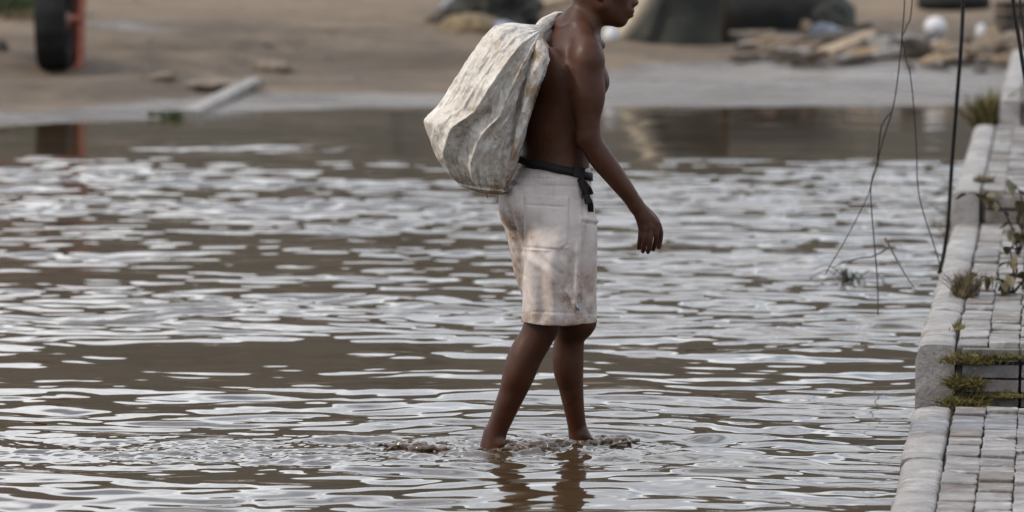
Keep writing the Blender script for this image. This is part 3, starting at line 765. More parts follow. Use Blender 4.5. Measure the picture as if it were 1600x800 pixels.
set_attr(shorts.data, 'dirt', np.clip(dirt_shade, 0, 1))
tagp = B(903, 481, -.185)
tv, tf = tube([tagp + np.array([-.009, .006, .02]), tagp + np.array([-.002, -.006, .008]), tagp + np.array([.002, -.002, -.010])], [.003, .005, .003], 8)
pchild('cloth_tag', tv, tf, M['patch'], shorts)

# ------------------------------------------------------------------ black webbing belt with its buckle and loose ends
def belt_ring(grow, n=96):
    pts = []
    for i in range(n):
        a = 2 * math.pi * i / n
        A, Bb, th = .134 + grow, .102 + grow, R(34)
        f, l = Bb * abs(math.cos(a)) ** .91 * np.sign(math.cos(a)), A * abs(math.sin(a)) ** .91 * np.sign(math.sin(a))
        c = B(866.5, 260, 0)
        x = c[0] + math.cos(th) * f - math.sin(th) * l; y = c[1] + math.sin(th) * f + math.cos(th) * l
        z = c[2] - .20 * (x - c[0]) - .10 * max(0, x - c[0] - .05)
        pts.append((x, y, z))
    return np.array(pts)
o_, i_ = belt_ring(.0125), belt_ring(.001); hh = .0142
ring = np.stack([i_ + [0, 0, hh], o_ + [0, 0, hh - .002], o_ + [0, 0, -hh + .002], i_ + [0, 0, -hh]], 1)   # n,4,3
ring += (.0018 * fbm(ring.reshape(-1, 3) * 20, 2, 4)).reshape(ring.shape[0], 4, 1)
n_ = len(ring); V = ring.reshape(-1, 3); F = []
for i in range(n_):
    j = (i + 1) % n_
    for c in range(4): F.append((i * 4 + c, i * 4 + (c + 1) % 4, j * 4 + (c + 1) % 4, j * 4 + c))
belt = pchild('belt', V, np.array(F), M['webbing'], person)
def slab(name, p, sx, sy, sz, rot, mat, par, bev=.003):
    o = link(name, box_mesh(name, sx, sy, sz, bev), mat, par, Vector(p) - Vector(person.location), rot); return o
slab('buckle', B(903, 277, -.122), .040, .014, .036, (0, R(12), R(30)), M['buckle'], belt)
def strap(pts, wd, par, mat='webbing', name='loose_strap'):
    pts = catmull([B(*p) for p in pts], 16); n = len(pts)
    tan = np.gradient(pts, axis=0); tan /= np.linalg.norm(tan, axis=1)[:, None]
    side = np.cross(tan, np.array([.25, 1, 0])); side /= np.linalg.norm(side, axis=1)[:, None]
    nr = np.cross(tan, side)
    V = np.stack([pts - side * wd + nr * .0015, pts + side * wd + nr * .0015, pts + side * wd - nr * .0015, pts - side * wd - nr * .0015], 1).reshape(-1, 3)
    F = [grid_faces(n, 4, True), np.array([[3, 2, 1, 0], [n * 4 - 4, n * 4 - 3, n * 4 - 2, n * 4 - 1]])]
    pchild(name, V, [np.concatenate(F)], M[mat], par)
strap([(906, 279, -.125), (911, 292, -.135), (916, 305, -.135), (922, 318, -.12), (923, 331, -.11)], .010, belt)
strap([(909, 280, -.122), (917, 290, -.13), (915, 302, -.138), (920, 309, -.135), (916, 315, -.135)], .006, belt)
strap([(912, 284, -.11), (921, 296, -.11), (924, 304, -.11)], .008, belt)
slab('strap_clip', B(919, 318, -.135), .022, .010, .030, (0, R(-14), R(20)), M['buckle'], belt, .002)

# ------------------------------------------------------------------ the sack over the shoulder
SK = [  # left px, right px, depth of centre, half depth
    ((869, 26), (876, 33), .085, .022), ((855, 29), (866, 40), .05, .026), ((838, 40), (850, 56), -.01, .036), ((802, 37), (857, 74), -.06, .075), ((777, 41), (858, 89), -.085, .105), ((757, 62), (851, 107), -.09, .130),
    ((735, 92), (843, 127), -.09, .148), ((712, 128), (833, 152), -.085, .158), ((690, 162), (824, 181), -.08, .162), ((667, 187), (817, 207), -.075, .160), ((674, 213), (809, 236), -.07, .150),
    ((685, 243), (801, 263), -.065, .132), ((703, 270), (794, 284), -.06, .108), ((724, 289), (789, 297), -.06, .075), ((748, 298), (785, 302), -.06, .036)]
nr_, nc_ = 230, 260
tt = np.linspace(0, 1, nr_)
Lp = catmull([s[0] for s in SK], nr_); Rp = catmull([s[1] for s in SK], nr_); dd = catmull([[s[2], s[3]] for s in SK], nr_)
# keep the traced corner crisp
knots = np.linspace(0, 1, len(SK)); kn_lin = np.c_[np.interp(tt, knots, [s[0][0] for s in SK]), np.interp(tt, knots, [s[0][1] for s in SK])]
Lp = .45 * Lp + .55 * kn_lin
phi = np.arange(nc_) * 2 * np.pi / nc_
uA = np.interp(tt, [.14, .36, .57, .78, 1], [.05, -.08, -.22, -.80, -1.0]); uB = np.interp(tt, [.14, .36, .57, .78, 1], [.25, .30, .36, -.10, -.3]); uC = np.interp(tt, [.14, .36, .57, .78, 1], [.42, .50, .70, .84, .9])
V = np.zeros((nr_, nc_, 3))
for i in range(nr_):
    u = -np.cos(phi); frontf = np.sin(phi) > 0           # u -1 left .. 1 right; front half faces the viewer
    e = np.abs(np.sin(phi)) ** .85
    dep = dd[i, 1] * e
    amp = .023 * sstep(.10, .25, tt[i]) * sstep(1.0, .72, tt[i]) + .006 * sstep(0, .1, tt[i])
    def cr_(u0, wd): return np.exp(-np.abs(u - u0) / wd)
    fold = amp * (1.15 * cr_(uA[i], .12) + 1.0 * cr_(uB[i], .10) - .8 * cr_((uA[i] + uB[i]) / 2, .10) - 1.0 * cr_(uC[i], .06) + .7 * sstep(uC[i] + .02, uC[i] + .10, u)
                  + .35 * cr_(uA[i] - .3, .08) - .3 * cr_(uB[i] + .15, .07) + .3 * cr_(uB[i] + .22, .05))
    fold_back = amp * (.8 * cr_(-.3, .15) + .8 * cr_(.35, .15))
    gath = .004 * np.sin(u * 26 + 3 * math.sin(i * .05)) * sstep(.45, .12, tt[i])
    dep = dep + np.where(frontf, (fold + gath), fold_back) * (e ** .6)
    ctr = (Lp[i] + Rp[i]) / 2; hv_ = (Rp[i] - Lp[i]) / 2
    px = ctr[0] + hv_[0] * u; py = ctr[1] + hv_[1] * u
    dy = dd[i, 0] - np.where(frontf, dep, -dep)
    k_ = 1.0 / PXM
    p0 = B(800, 200, 0)
    V[i] = np.stack([p0[0] + (px - 800) * k_, D0 + dy, p0[2] - (py - 200) * k_], 1)
Vf = V.reshape(-1, 3)
cen = V.mean(1, keepdims=True); out = (V - cen); out /= np.maximum(np.linalg.norm(out, axis=2, keepdims=True), 1e-6); out = out.reshape(-1, 3)
UU = np.c_[np.repeat(tt, nc_) * 9, np.tile(phi, nr_) * 3.2]
wrap = np.c_[np.repeat(tt, nc_) * 7, np.tile(np.cos(phi), nr_) * 4.0, np.tile(np.sin(phi), nr_) * 4.0]
cr1 = 1 - np.abs(fbm(wrap, 4, 101)) * 2.2
cr2 = 1 - np.abs(fbm(wrap * np.array([2.2, 3.0, 3.0]) + 5, 3, 103)) * 2
sc_ = sstep(.05, .3, np.repeat(tt, nc_))
cr3 = 1 - np.abs(fbm(wrap * np.array([4.5, 6.5, 6.5]) + 15, 3, 107)) * 2
Vf = Vf + out * ((.0075 * cr1 + .0030 * cr2 + .0016 * cr3) * sc_)[:, None]
# stitched base seam: a lip along the bottom
ttr = np.repeat(tt, nc_)
Vf = Vf + out * (.006 * np.exp(-((ttr - .925) / .012) ** 2) - .004 * np.exp(-((ttr - .90) / .012) ** 2))[:, None]
capc = Vf.reshape(nr_, nc_, 3)[-1].mean(0); k0 = len(Vf)
Vs = np.r_[Vf, [capc], [Vf.reshape(nr_, nc_, 3)[0].mean(0)]]
j = np.arange(nc_); j2 = (j + 1) % nc_
Fs = [grid_faces(nr_, nc_, True), np.r_[np.c_[j + (nr_ - 1) * nc_, j2 + (nr_ - 1) * nc_, np.full(nc_, k0)], np.c_[j2, j, np.full(nc_, k0 + 1)]]]
sack_root = empty('sack', B(770, 301, -.06))
tag(sack_root, 'large crumpled off-white woven sack with brown stains hanging down the bare back', 'sack')
sack = link('sack_cloth', mesh_np('sack_cloth', Vs - np.array(sack_root.location), Fs), M['sack'], sack_root)
uu = np.tile(-np.cos(phi), nr_)
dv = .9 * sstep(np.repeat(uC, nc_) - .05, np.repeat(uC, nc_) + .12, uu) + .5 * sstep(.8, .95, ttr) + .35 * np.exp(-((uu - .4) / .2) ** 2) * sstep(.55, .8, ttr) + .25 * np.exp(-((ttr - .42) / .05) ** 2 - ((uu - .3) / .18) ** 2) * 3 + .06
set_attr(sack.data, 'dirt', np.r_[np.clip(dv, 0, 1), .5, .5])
# loose flap of the mouth, curling out below the shoulder
fp = [];
for i, t in enumerate(np.linspace(0, 1, 24)):
    c = catmull([(846, 66, -.14), (845, 88, -.175), (836, 118, -.20), (826, 150, -.205), (815, 195, -.20), (803, 240, -.18), (792, 280, -.13)], 24)[i]
    wd = np.interp(t, [0, .15, .5, 1], [7, 11, 8, 4])
    for j_, s in enumerate(np.linspace(-1, 1, 9)):
        curl = -.018 * (1 - s * s) * (1 - .5 * t) + .004 * math.sin(t * 21 + s * 3)
        fp.append(B(c[0] + s * wd * .95, c[1] + s * wd * (.55 - .3 * t) + 1.2 * math.sin(s * 4 + t * 9), c[2] + curl - .035))
fp = np.array(fp); fb = fp + np.array([.0, .004, 0])
Fq = grid_faces(24, 9); n0 = len(fp)
flap = link('sack_flap', mesh_np('sack_flap', np.r_[fp, fb] - np.array(sack_root.location), [np.r_[Fq[:, ::-1], Fq + n0]]), M['sack'], sack_root)
set_attr(flap.data, 'dirt', np.full(2 * n0, .85))
tv, tf = tube([B(761, 300, -.10), B(760.5, 305, -.105), B(762, 310, -.10)], [.003, .002, .0012], 6)
link('loose_thread', mesh_np('loose_thread', tv - np.array(sack_root.location), tf), M['twig'], sack_root)
# twisted neck of the sack gripped by the far hand
tv, tf = tube(catmull([B(842, 46, -.01), B(853, 33, .05), B(868, 27, .09), B(882, 27, .115), B(893, 36, .13)], 30), .017 + .002 * np.sin(np.arange(30) * .5), 14)
tv = tv + .003 * fbm(tv * 60, 2, 7)[:, None]
nk = link('sack_neck', mesh_np('sack_neck', tv - np.array(sack_root.location), tf), M['sack'], sack_root)
set_attr(nk.data, 'dirt', np.full(len(tv), .3))

# ------------------------------------------------------------------ churned muddy water at the feet
sm = SDF(np.array([B(590, 700, 0)[0], 14.80, -.03]), np.array([B(1000, 700, 0)[0], 15.50, .07]), .0032)
r2 = np.random.default_rng(3)
def lumps(n, x0, x1, ymid, ysp, r0, r1, zmax):
    for _ in range(n):
        px = r2.uniform(x0, x1); p = B(px, 700, 0); yy = ymid + r2.normal(0, ysp); r = r2.uniform(r0, r1)
        a = np.array([p[0], yy, r2.uniform(-r * .8, zmax)])
        b_ = a + np.array([r2.normal(0, .034), r2.normal(0, .02), r2.normal(0, .006)]); c_ = b_ + np.array([r2.normal(0, .02), r2.normal(0, .012), -.012])
        sm.chain([a, b_, c_], [r, r * r2.uniform(.5, 1), r * .4], .010)
lumps(40, 800, 880, 15.10, .04, .005, .012, .016)
lumps(34, 930, 985, 15.22, .04, .005, .012, .016)
lumps(22, 612, 668, 15.10, .03, .005, .011, .012)
lumps(12, 668, 750, 15.08, .03, .003, .006, .0)
lumps(22, 860, 935, 15.18, .05, .004, .010, .010)
lumps(14, 742, 808, 15.035, .02, .003, .007, .004)
lumps(12, 884, 940, 15.12, .02, .003, .007, .005)
mv, mf = sm.mesh(); mv = mv + .004 * fbm(mv * 70, 3, 6)[:, None]
tag(link('churned_mud', mesh_np('churned_mud', mv, mf), M['splash']), 'lumps of churned brown mud and water thrown up round the wading feet', 'mud', kind='stuff')

# ================================================================== plants on the embankment
def blades(center, n, spread, h, seed, lean=.5, wd=.0022, flat=1.0):
    r = np.random.default_rng(seed); parts = []
    for _ in range(n):
        b0 = np.array([r.normal(0, spread[0]), r.normal(0, spread[1]), 0.0]); hh_ = h * r.uniform(.45, 1.1)
        d = np.array([r.normal(0, lean), r.normal(0, lean) - .15, flat]); d /= np.linalg.norm(d); s = np.cross(d, r.normal(size=3)); s /= np.linalg.norm(s)
        bend = np.array([r.normal(0, .35), r.normal(0, .35), -.25]) * hh_
        P = [b0, b0 + d * hh_ * .55 + bend * .15, b0 + d * hh_ + bend * .55]
        w_ = [wd, wd * .8, wd * .15]
        V = np.concatenate([[p - s * q, p + s * q] for p, q in zip(P, w_)])
        parts.append((V, [np.array([[0, 1, 3, 2], [2, 3, 5, 4]])]))
    return joinvf(parts)
def tuft(name, loc, n, spread, h, seed, mat, label, cat, group=None, lean=.5, wd=.0022):
    v, f = blades(None, n, spread, h, seed, lean, wd)
    root = empty(name, loc, ang)
    tag(link('blades', mesh_np('blades', v, f, False), M[mat], root), kind='stuff')
    # the cushion it grows from
    cm = rock_mesh('cushion', spread[0] * 1.7, spread[1] * 1.5, h * .32, seed, .5, 3)
    link('cushion', cm, M['moss' if mat == 'moss' else 'drygrass'], root, (0, 0, -.004))
    return tag(root, label, cat, group)
S2 = SECS[1][0]
tuft('moss_clump', emb_pt(.18, S2 - .05, .165), 420, (.042, .016), .07, 1, 'moss', 'ochre green moss along the top joint of the brick riser', 'moss', lean=.9)
tuft('moss_clump', emb_pt(.31, S2 - .045, .185), 240, (.045, .012), .038, 2, 'moss', 'thin moss tuft at the top of the riser, farther from the kerb', 'moss', lean=.9)
tuft('moss_clump', emb_pt(.165, S2 - .06, .075), 620, (.026, .02), .085, 3, 'moss', 'thick mossy clump beside the cement kerb halfway up the riser', 'moss', lean=.9)
tuft('moss_clump', emb_pt(.165, S2 - .07, .010), 520, (.035, .024), .075, 4, 'moss', 'lowest moss clump of the riser, right at the water', 'moss', lean=1.0)
tuft('moss_clump', emb_pt(.29, S2 - .06, .045), 380, (.055, .014), .036, 5, 'moss', 'long low strip of moss across the lower bricks of the riser', 'moss', lean=1.0)
tuft('grass_tuft', emb_pt(.128, S2 + 2.0, .235), 260, (.022, .05), .13, 6, 'drygrass', 'dry spiky grass tuft growing in the joint behind the cement kerb', 'grass tuft', lean=.35, wd=.0028)
tuft('grass_tuft', emb_pt(.135, S2 + .55, .232), 60, (.012, .04), .045, 7, 'moss', 'tiny green sprig in the kerb joint above the mossy riser', 'grass tuft', lean=.5)
tuft('grass_tuft', on_plane(1509, 362, .0) + Vector((0, -.3, .0)), 260, (.05, .06), .26, 8, 'moss', 'yellowish weed at the water beside the second terrace', 'weed', lean=.4, wd=.006)
tuft('grass_tuft', emb_pt(.10, 16.4, .3), 320, (.05, .07), .36, 9, 'moss', 'tall yellow weed standing at the foot of the farthest terrace', 'weed', lean=.25, wd=.009)
def leafy(name, base, stems, nleaf, size, seed, label):
    r = np.random.default_rng(seed); root = empty(name, base)
    lm = []
    for v in range(3):
        n = 7; t = np.linspace(0, 1, n); wv_ = np.sin(t ** .8 * math.pi) * .36; dr = -.25 * t ** 2 + .05 * np.sin(t * 5 + v)
        V = np.concatenate([[(t[i], -wv_[i], dr[i] + wv_[i] * .3), (t[i], 0, dr[i]), (t[i], wv_[i], dr[i] + wv_[i] * .3)] for i in range(n)])
        me = mesh_np('leaf', V, grid_faces(n, 3)); me.materials.append(M['leaf']); lm.append(me)
    for st in stems:
        pts = catmull([np.array(p, float) for p in st], 14)
        v, f = tube(pts, np.linspace(.006, .002, 14), 6); link('stem', mesh_np('stem', v, f), M['twig'], root)
        for _ in range(nleaf):
            i = r.integers(3, 14); o = link('leaf', lm[r.integers(3)], None, root, pts[i] + r.normal(0, .008, 3), (r.uniform(-.6, .6), r.uniform(.0, 1.2), r.uniform(0, 6.28)))
            s = size * r.uniform(.6, 1.25); o.scale = (s, s, s)
    return tag(root, label, 'plant')
# two leafy sprays rooted among the bricks; second terrace top
p1 = emb_pt(.33, 7.0, .23)
leafy('leafy_weed', p1, [[(0, 0, 0), (-.03, -.05, .13), (-.12, -.1, .27), (-.24, -.12, .30)], [(0, 0, 0), (.02, -.03, .16), (.0, -.06, .30), (-.06, -.1, .36)], [(0, 0, 0), (.05, -.02, .14), (.08, -.05, .34)]],
      12, .075, 11, 'olive leafy weed spreading over the second terrace of the embankment')
p2 = emb_pt(.32, 5.0, .23)
leafy('leafy_weed', p2, [[(0, 0, 0), (-.05, -.03, .06), (-.14, -.06, .08)], [(0, 0, 0), (0, -.04, .10), (-.02, -.06, .2)], [(0, 0, 0), (.05, -.04, .07), (.1, -.06, .1)]],
      11, .06, 12, 'low brownish leafy weed on the second terrace nearer the water')
tuft('grass_tuft', emb_pt(.135, 9.9, .40), 40, (.03, .05), .05, 10, 'drygrass', 'small dark weed on the third terrace edge', 'weed', lean=.6, wd=.005)

# ================================================================== hanging wires and driftwood twigs
def wire(name, pts, rad, label, cat, n=40, mat='cable'):
    P = catmull(pts, n); base = Vector(P[-1]); v, f = tube(P - np.array(base), rad, 8)
    return tag(link(name, mesh_np(name, v, f), M[mat], None, base), label, cat)
def W(px, py, Y): return np.array(at(px, py, Y))
wire('hanging_cable', [W(1512, -420, 19.2), W(1508, -150, 19.2), W(1505, 0, 19.2), W(1501, 80, 19.2), W(1494, 170, 19.25), W(1487, 260, 19.3), W(1482, 340, 19.3), W(1475, 395, 19.3), W(1467, 428, 19.3)], .0085,
     'thick black cable hanging down to the edge of the embankment', 'cable')
wire('hanging_cable', [W(1560, -420, 18.4), W(1574, -150, 18.4), W(1583, 0, 18.4), W(1592, 60, 18.4), W(1603, 130, 18.4), W(1622, 230, 18.4), W(1640, 360, 18.3)], .0085,
     'black cable slanting past the upper edge of the embankment', 'cable')
wire('hanging_cable', [W(1590, -200, 18.6), W(1594, 0, 18.6), W(1597, 30, 18.6), W(1606, 110, 18.6), W(1628, 300, 18.5)], .004,
     'thinner black cord beside the slanting cable at the photo edge', 'cable')
wire('thin_wire', [W(1418, -300, 18), W(1415, -60, 18), W(1413, 10, 18), W(1409, 60, 18), W(1403, 120, 18), W(1395, 170, 18), W(1384, 205, 18), W(1374, 240, 18), W(1370, 262, 18), W(1361, 290, 18), W(1362, 330, 18), W(1367, 390, 18), W(1371, 440, 18), W(1372, 492, 17.9)], .0024,
     'thin dark wire falling straight into the water, left of the thick cable', 'wire', 70)
wire('thin_wire', [W(1436, -200, 18.05), W(1425, 5, 18.05), W(1417, 40, 18.05), W(1409, 58, 18.02)], .0023, 'short thin wire joining the long wire near the top of the photo', 'wire')
wire('thin_wire', [W(1409, 58, 18.04), W(1416, 95, 18.05), W(1422, 115, 18.05), W(1428, 170, 18.1), W(1432, 235, 18.1), W(1434, 290, 18.1), W(1442, 330, 18.1), W(1455, 370, 18.1), W(1466, 405, 18.1), W(1472, 425, 18.1)], .0022,
     'thin wire bending towards the foot of the thick cable', 'wire', 60)
wire('thin_wire', [W(1372, 252, 18), W(1364, 272, 17.98), W(1358, 300, 17.95), W(1342, 335, 17.9), W(1318, 380, 17.85), W(1300, 410, 17.8), W(1290, 428, 17.8)], .0018,
     'fine strand splitting off the straight wire and slanting down to the water', 'wire')
wire('thin_wire', [W(1395, 172, 18.02), W(1378, 195, 18.0), W(1374, 222, 18.0), W(1371, 250, 18.02)], .0026, 'kinked strand twisted round the straight wire', 'wire')
wire('bare_twig', [W(1383, 372, 18.4), W(1398, 400, 18.3), W(1415, 430, 18.2), W(1436, 460, 18.1)], [.0045 - .003 * i / 23 for i in range(24)], 'bare twig leaning out of the water beside the wires', 'twig', 24, 'twig')
wire('bare_twig', [W(1392, 385, 18.9), W(1365, 400, 18.8), W(1335, 405, 18.7), W(1300, 418, 18.6)], [.004 - .0025 * i / 23 for i in range(24)], 'thin twig lying over the snagged branches', 'twig', 24, 'twig')
# snagged twigs with a scrap of green plastic
bp = on_plane(1325, 440, 0); snag = empty('snagged_twigs', bp)
r3 = np.random.default_rng(5)
for i in range(11):
    a = r3.uniform(0, 6.28); l = r3.uniform(.08, .2)
    P = catmull([(0.02 * r3.normal(), .05 * r3.normal(), -.03), (math.cos(a) * l * .5, math.sin(a) * l, .03 + .05 * r3.random()), (math.cos(a) * l, math.sin(a) * l * 2, -.005 + .07 * r3.random() * (i % 2))], 10)
    v, f = tube(P, np.linspace(.005, .002, 10), 6); link('twig', mesh_np('twig', v, f), M['twig'], snag)
for i in range(7):                            # crumpled strips of a green bag
    a = r3.uniform(-1.2, 1.2); P = catmull([(0, -.06, .0), (.03 * a, -.07, .03 + .03 * r3.random()), (.06 * a, -.08, .012), (.075 * a, -.085, -.02)], 10)
    sd_ = np.array([.2, .9, .3]) * .014; V = np.stack([P - sd_, P + [0, 0, .004], P + sd_], 1).reshape(-1, 3)
    link('plastic_strip', mesh_np('plastic_strip', V, grid_faces(10, 3)), M['green_plastic'], snag)
tag(snag, 'dark twigs snagged in the water with a scrap of green plastic', 'twigs')

# ================================================================== things on the far bank
def gpt(px, py):
    """point of the bank surface seen at pixel (px, py)"""
    Yv = np.arange(36.5, 90, .1); p0, p1 = at(px, py, 36.5), at(px, py, 90); f = (Yv - 36.5) / 53.5
    hit = np.nonzero(p0.z + (p1.z - p0.z) * f <= bank_z(p0.x + (p1.x - p0.x) * f, Yv))[0]
    return at(px, py, Yv[hit[0]] if len(hit) else 60)
def gsit(px, py, sink=.03):
    p = gpt(px, py); return Vector((p.x, p.y, float(bank_z(np.array([p.x]), np.array([p.y]))[0]) - sink))
pm = lambda p: FPX / p.y          # photo pixels per metre there
# --- two-wheeled trailer: only its near tyre and red prop leg reach into the picture
g = gsit(86, 112); tr_ = empty('farm_trailer', g)
tag(tr_, 'farm trailer on a big black tyre with a red steel prop leg on the sand', 'trailer')
def wheel(x, par):
    Rr, wd = .50, .155
    prof = [(.30, -wd * .75), (.40, -wd), (.46, -wd), (Rr - .01, -wd * .8), (Rr, -wd * .4), (Rr + .004, 0), (Rr, wd * .4), (Rr - .01, wd * .8), (.46, wd), (.40, wd), (.30, wd * .75)]
    na = 64; V = []
    for i in range(na):
        a = 2 * math.pi * i / na
        for q, (r_, x_) in enumerate(prof):
            rr2 = r_ - (.018 if (i % 4 == 0 and 3 <= q <= 7 and q != 5) else 0)
            V.append((x_, rr2 * math.cos(a), rr2 * math.sin(a)))
    n = len(prof); F = []
    for i in range(na):
        j = (i + 1) % na
        for q in range(n - 1): F.append((i * n + q, i * n + q + 1, j * n + q + 1, j * n + q))
    o = link('wheel', mesh_np('tyre', np.array(V), np.array(F)), M['rubber'], par, (x, 0, Rr))
    v, f = tube([(-.10, 0, 0), (-.09, 0, 0), (-.03, 0, 0), (.03, 0, 0), (.09, 0, 0), (.10, 0, 0)], [.24, .305, .28, .28, .305, .24], 32)
    link('rim', mesh_np('rim', v, f), M['rustrim'], o)
    v, f = tube([(-.15, 0, 0), (.15, 0, 0)], .07, 16); link('hub', mesh_np('hub', v, f), M['rustrim'], o)
wheel(0, tr_); wheel(-1.75, tr_)
def steel(name, a, b, r, par, mat='redsteel', seg=4):
    v, f = tube([a, b], r, seg); return link(name, mesh_np(name, v, f, False), M[mat], par)
steel('stub_axle', (0, 0, .5), (.24, .1, .5), .05, tr_)
steel('prop_leg', (.215, .12, .0), (.25, .15, 1.3), .062, tr_)
steel('prop_foot', (.21, .05, .02), (.21, .20, .02), .06, tr_)
steel('chassis_beam', (-1.45, .0, 1.14), (-1.45, 2.6, 1.14), .08, tr_); steel('chassis_beam', (-.35, .0, 1.14), (-.35, 2.6, 1.14), .08, tr_)
for (ya, yb_) in ((.0, .0), (1.3, 1.3), (2.6, 2.6)): steel('cross_rail', (-1.75, ya, 1.30), (.27, yb_, 1.30), .06, tr_)
steel('prop_leg', (-1.98, .12, .0), (-2.0, .15, 1.3), .062, tr_)
# --- pale driftwood plank at the water's edge
def beam(name, a, b, w_, h_, mat, label, cat, group=None, seed=0, lift=.0, taper=1.0):
    """a weathered board or log lying between two points"""
    a, b = Vector(a), Vector(b); d = b - a; n = 14; t = np.linspace(0, 1, n)
    dn = np.array(d.normalized()); up = np.array([0, 0, 1.0]); sd_ = np.cross(dn, up); sd_ /= np.linalg.norm(sd_); up2 = np.cross(sd_, dn)
    V = []
    for i, q in enumerate(t):
        wq = w_ * (1 + (taper - 1) * q); hq = h_ * (1 + (taper - 1) * q * .6)
        for (s1_, u1) in ((-1, 0), (-.92, .9), (-.5, 1.05), (0, 1.08), (.5, 1.05), (.92, .9), (1, 0), (.5, -.05), (-.5, -.05)):
            jit = .10 * fbm(np.array([[q * 4 + seed, s1_ * 3 + u1 * 2]]), 2, seed)[0]
            V.append(np.array(d) * q + sd_ * s1_ * wq * .5 * (1 + jit) + up2 * (u1 * hq * (1 + jit) + lift))
    V = np.array(V); k_ = 9; F = grid_faces(n, k_, True)
    jj = np.arange(k_); jj2 = (jj + 1) % k_
    V = np.r_[V, [V[:k_].mean(0)], [V[-k_:].mean(0)]]; c0 = n * k_
    T = np.r_[np.c_[jj2, jj, np.full(k_, c0)], np.c_[jj + (n - 1) * k_, jj2 + (n - 1) * k_, np.full(k_, c0 + 1)]]
    o = link(name, mesh_np(name, V, [F, T], False), M[mat], None, a); return tag(o, label, cat, group)
a, b = gsit(292, 182), gsit(398, 128)
beam('driftwood_plank', a, b, .22, .075, 'driftwood', 'long pale grey plank lying from the waterline up the sand', 'plank', seed=3, taper=.6)
def tuft_g(px, py, n, spr, h, seed, mat, label):
    p = gsit(px, py, .01); v, f = blades(None, n, spr, h, seed, .35, .007); root = empty('grass_tuft', p)
    tag(link('blades', mesh_np('blades', v, f, False), M[mat], root), kind='stuff'); return tag(root, label, 'grass tuft')
tuft_g(263, 183, 160, (.07, .10), .09, 21, 'grass', 'small green grass tuft at the water beside the pale plank')
tuft_g(14, 22, 900, (.25, .3), .38, 22, 'grass', 'green grass tuft on the sand in the upper left corner')
tuft_g(45, 30, 300, (.25, .3), .16, 23, 'drygrass', 'dry grass patch behind the trailer tyre')
def rock(name, px, py, w_, h_, seed, mat, label, cat='stone', group=None, d_=None, rough=.35):
    p = gsit(px, py, .02); k_ = pm(p); sx = w_ / k_ / 2; sz = h_ / k_ / 1.35
    o = link(name, rock_mesh(name, sx, (d_ or sx * 1.0), sz, seed, rough), M[mat], None, p)
    return tag(o, label, cat, group)
rock('stone', 2, 80, 20, 18, 31, 'darkstone', 'dark stone on the sand at the edge, left of the trailer tyre')
rock('clod', 425, 112, 60, 16, 32, 'stone', 'brown earth clod above the tip of the pale plank', 'clod')
rock('clod', 330, 136, 120, 14, 33, 'stone', 'low earth ledge beside the pale plank', 'clod')
rock('clod', 255, 122, 40, 10, 37, 'stone', 'small earth clod on the sand right of the tyre', 'clod')
# --- heap behind the sack
def blob_cloth(name, px, py, w_, h_, seed, mat, label, cat, depth=.6, folds=.5):
    p = gsit(px, py, .03); k_ = pm(p); n, m = 36, 48
    th = np.linspace(0, 1, n)[:, None]; ph_ = np.arange(m)[None, :] * 2 * math.pi / m
    rad = np.cos(th * math.pi / 2) ** .6; zz = np.sin(th * math.pi / 2) ** .9 + 0 * ph_
    X_ = rad * np.cos(ph_); Y_ = rad * np.sin(ph_)
    Pq = np.c_[(X_ * 1.6).ravel(), (Y_ * 1.6).ravel(), (zz * 1.2).ravel()] + seed * 3.1
    f_ = (1 + folds * fbm(Pq, 4, seed) + .25 * folds * (1 - 2 * np.abs(fbm(Pq * 2.2, 3, seed + 5)))).reshape(n, m)
    V = np.stack([X_ * f_ * w_ / k_ / 2, Y_ * f_ * depth, zz * f_ * h_ / k_], -1).reshape(-1, 3)
    o = link(name, mesh_np(name, V, grid_faces(n, m, True)), M[mat], None, p); return tag(o, label, cat)
blob_cloth('sandbag', 738, 50, 92, 26, 41, 'yellow_sack', 'ochre sack lying in the heap beside the carried sack', 'sack', .35, .3)
blob_cloth('plastic_sheet', 775, 50, 60, 18, 42, 'blue_plastic', 'blue-grey plastic sheet at the foot of the heap', 'sheet', .3)
blob_cloth('tarpaulin', 772, 36, 130, 60, 43, 'tarp', 'dark tarpaulin heaped behind the carried sack', 'tarpaulin', .9)
beam('plank', gsit(676, 36), gsit(712, 30) + Vector((.15, .3, .30)), .22, .06, 'darkwood', 'dark board tilted up on the sand left of the heap', 'plank', 'boards in the heap behind the sack', 4)
beam('plank', gsit(700, 30) + Vector((0, 0, .12)), gsit(718, 24) + Vector((.3, .2, .42)), .25, .05, 'blue_plastic', 'grey-blue panel lying on top of the dark board', 'panel', None, 5)
beam('plank', gsit(775, 42) + Vector((0, 0, .1)), gsit(905, 26) + Vector((0, 0, .22)), .28, .09, 'plank', 'long tan plank behind the neck of the sack', 'plank', 'boards in the heap behind the sack', 6)
beam('plank', gsit(760, 30) + Vector((0, 0, .28)), gsit(900, 14) + Vector((0, 0, .34)), .22, .07, 'driftwood', 'pale grey plank across the top of the heap', 'plank', 'boards in the heap behind the sack', 7)
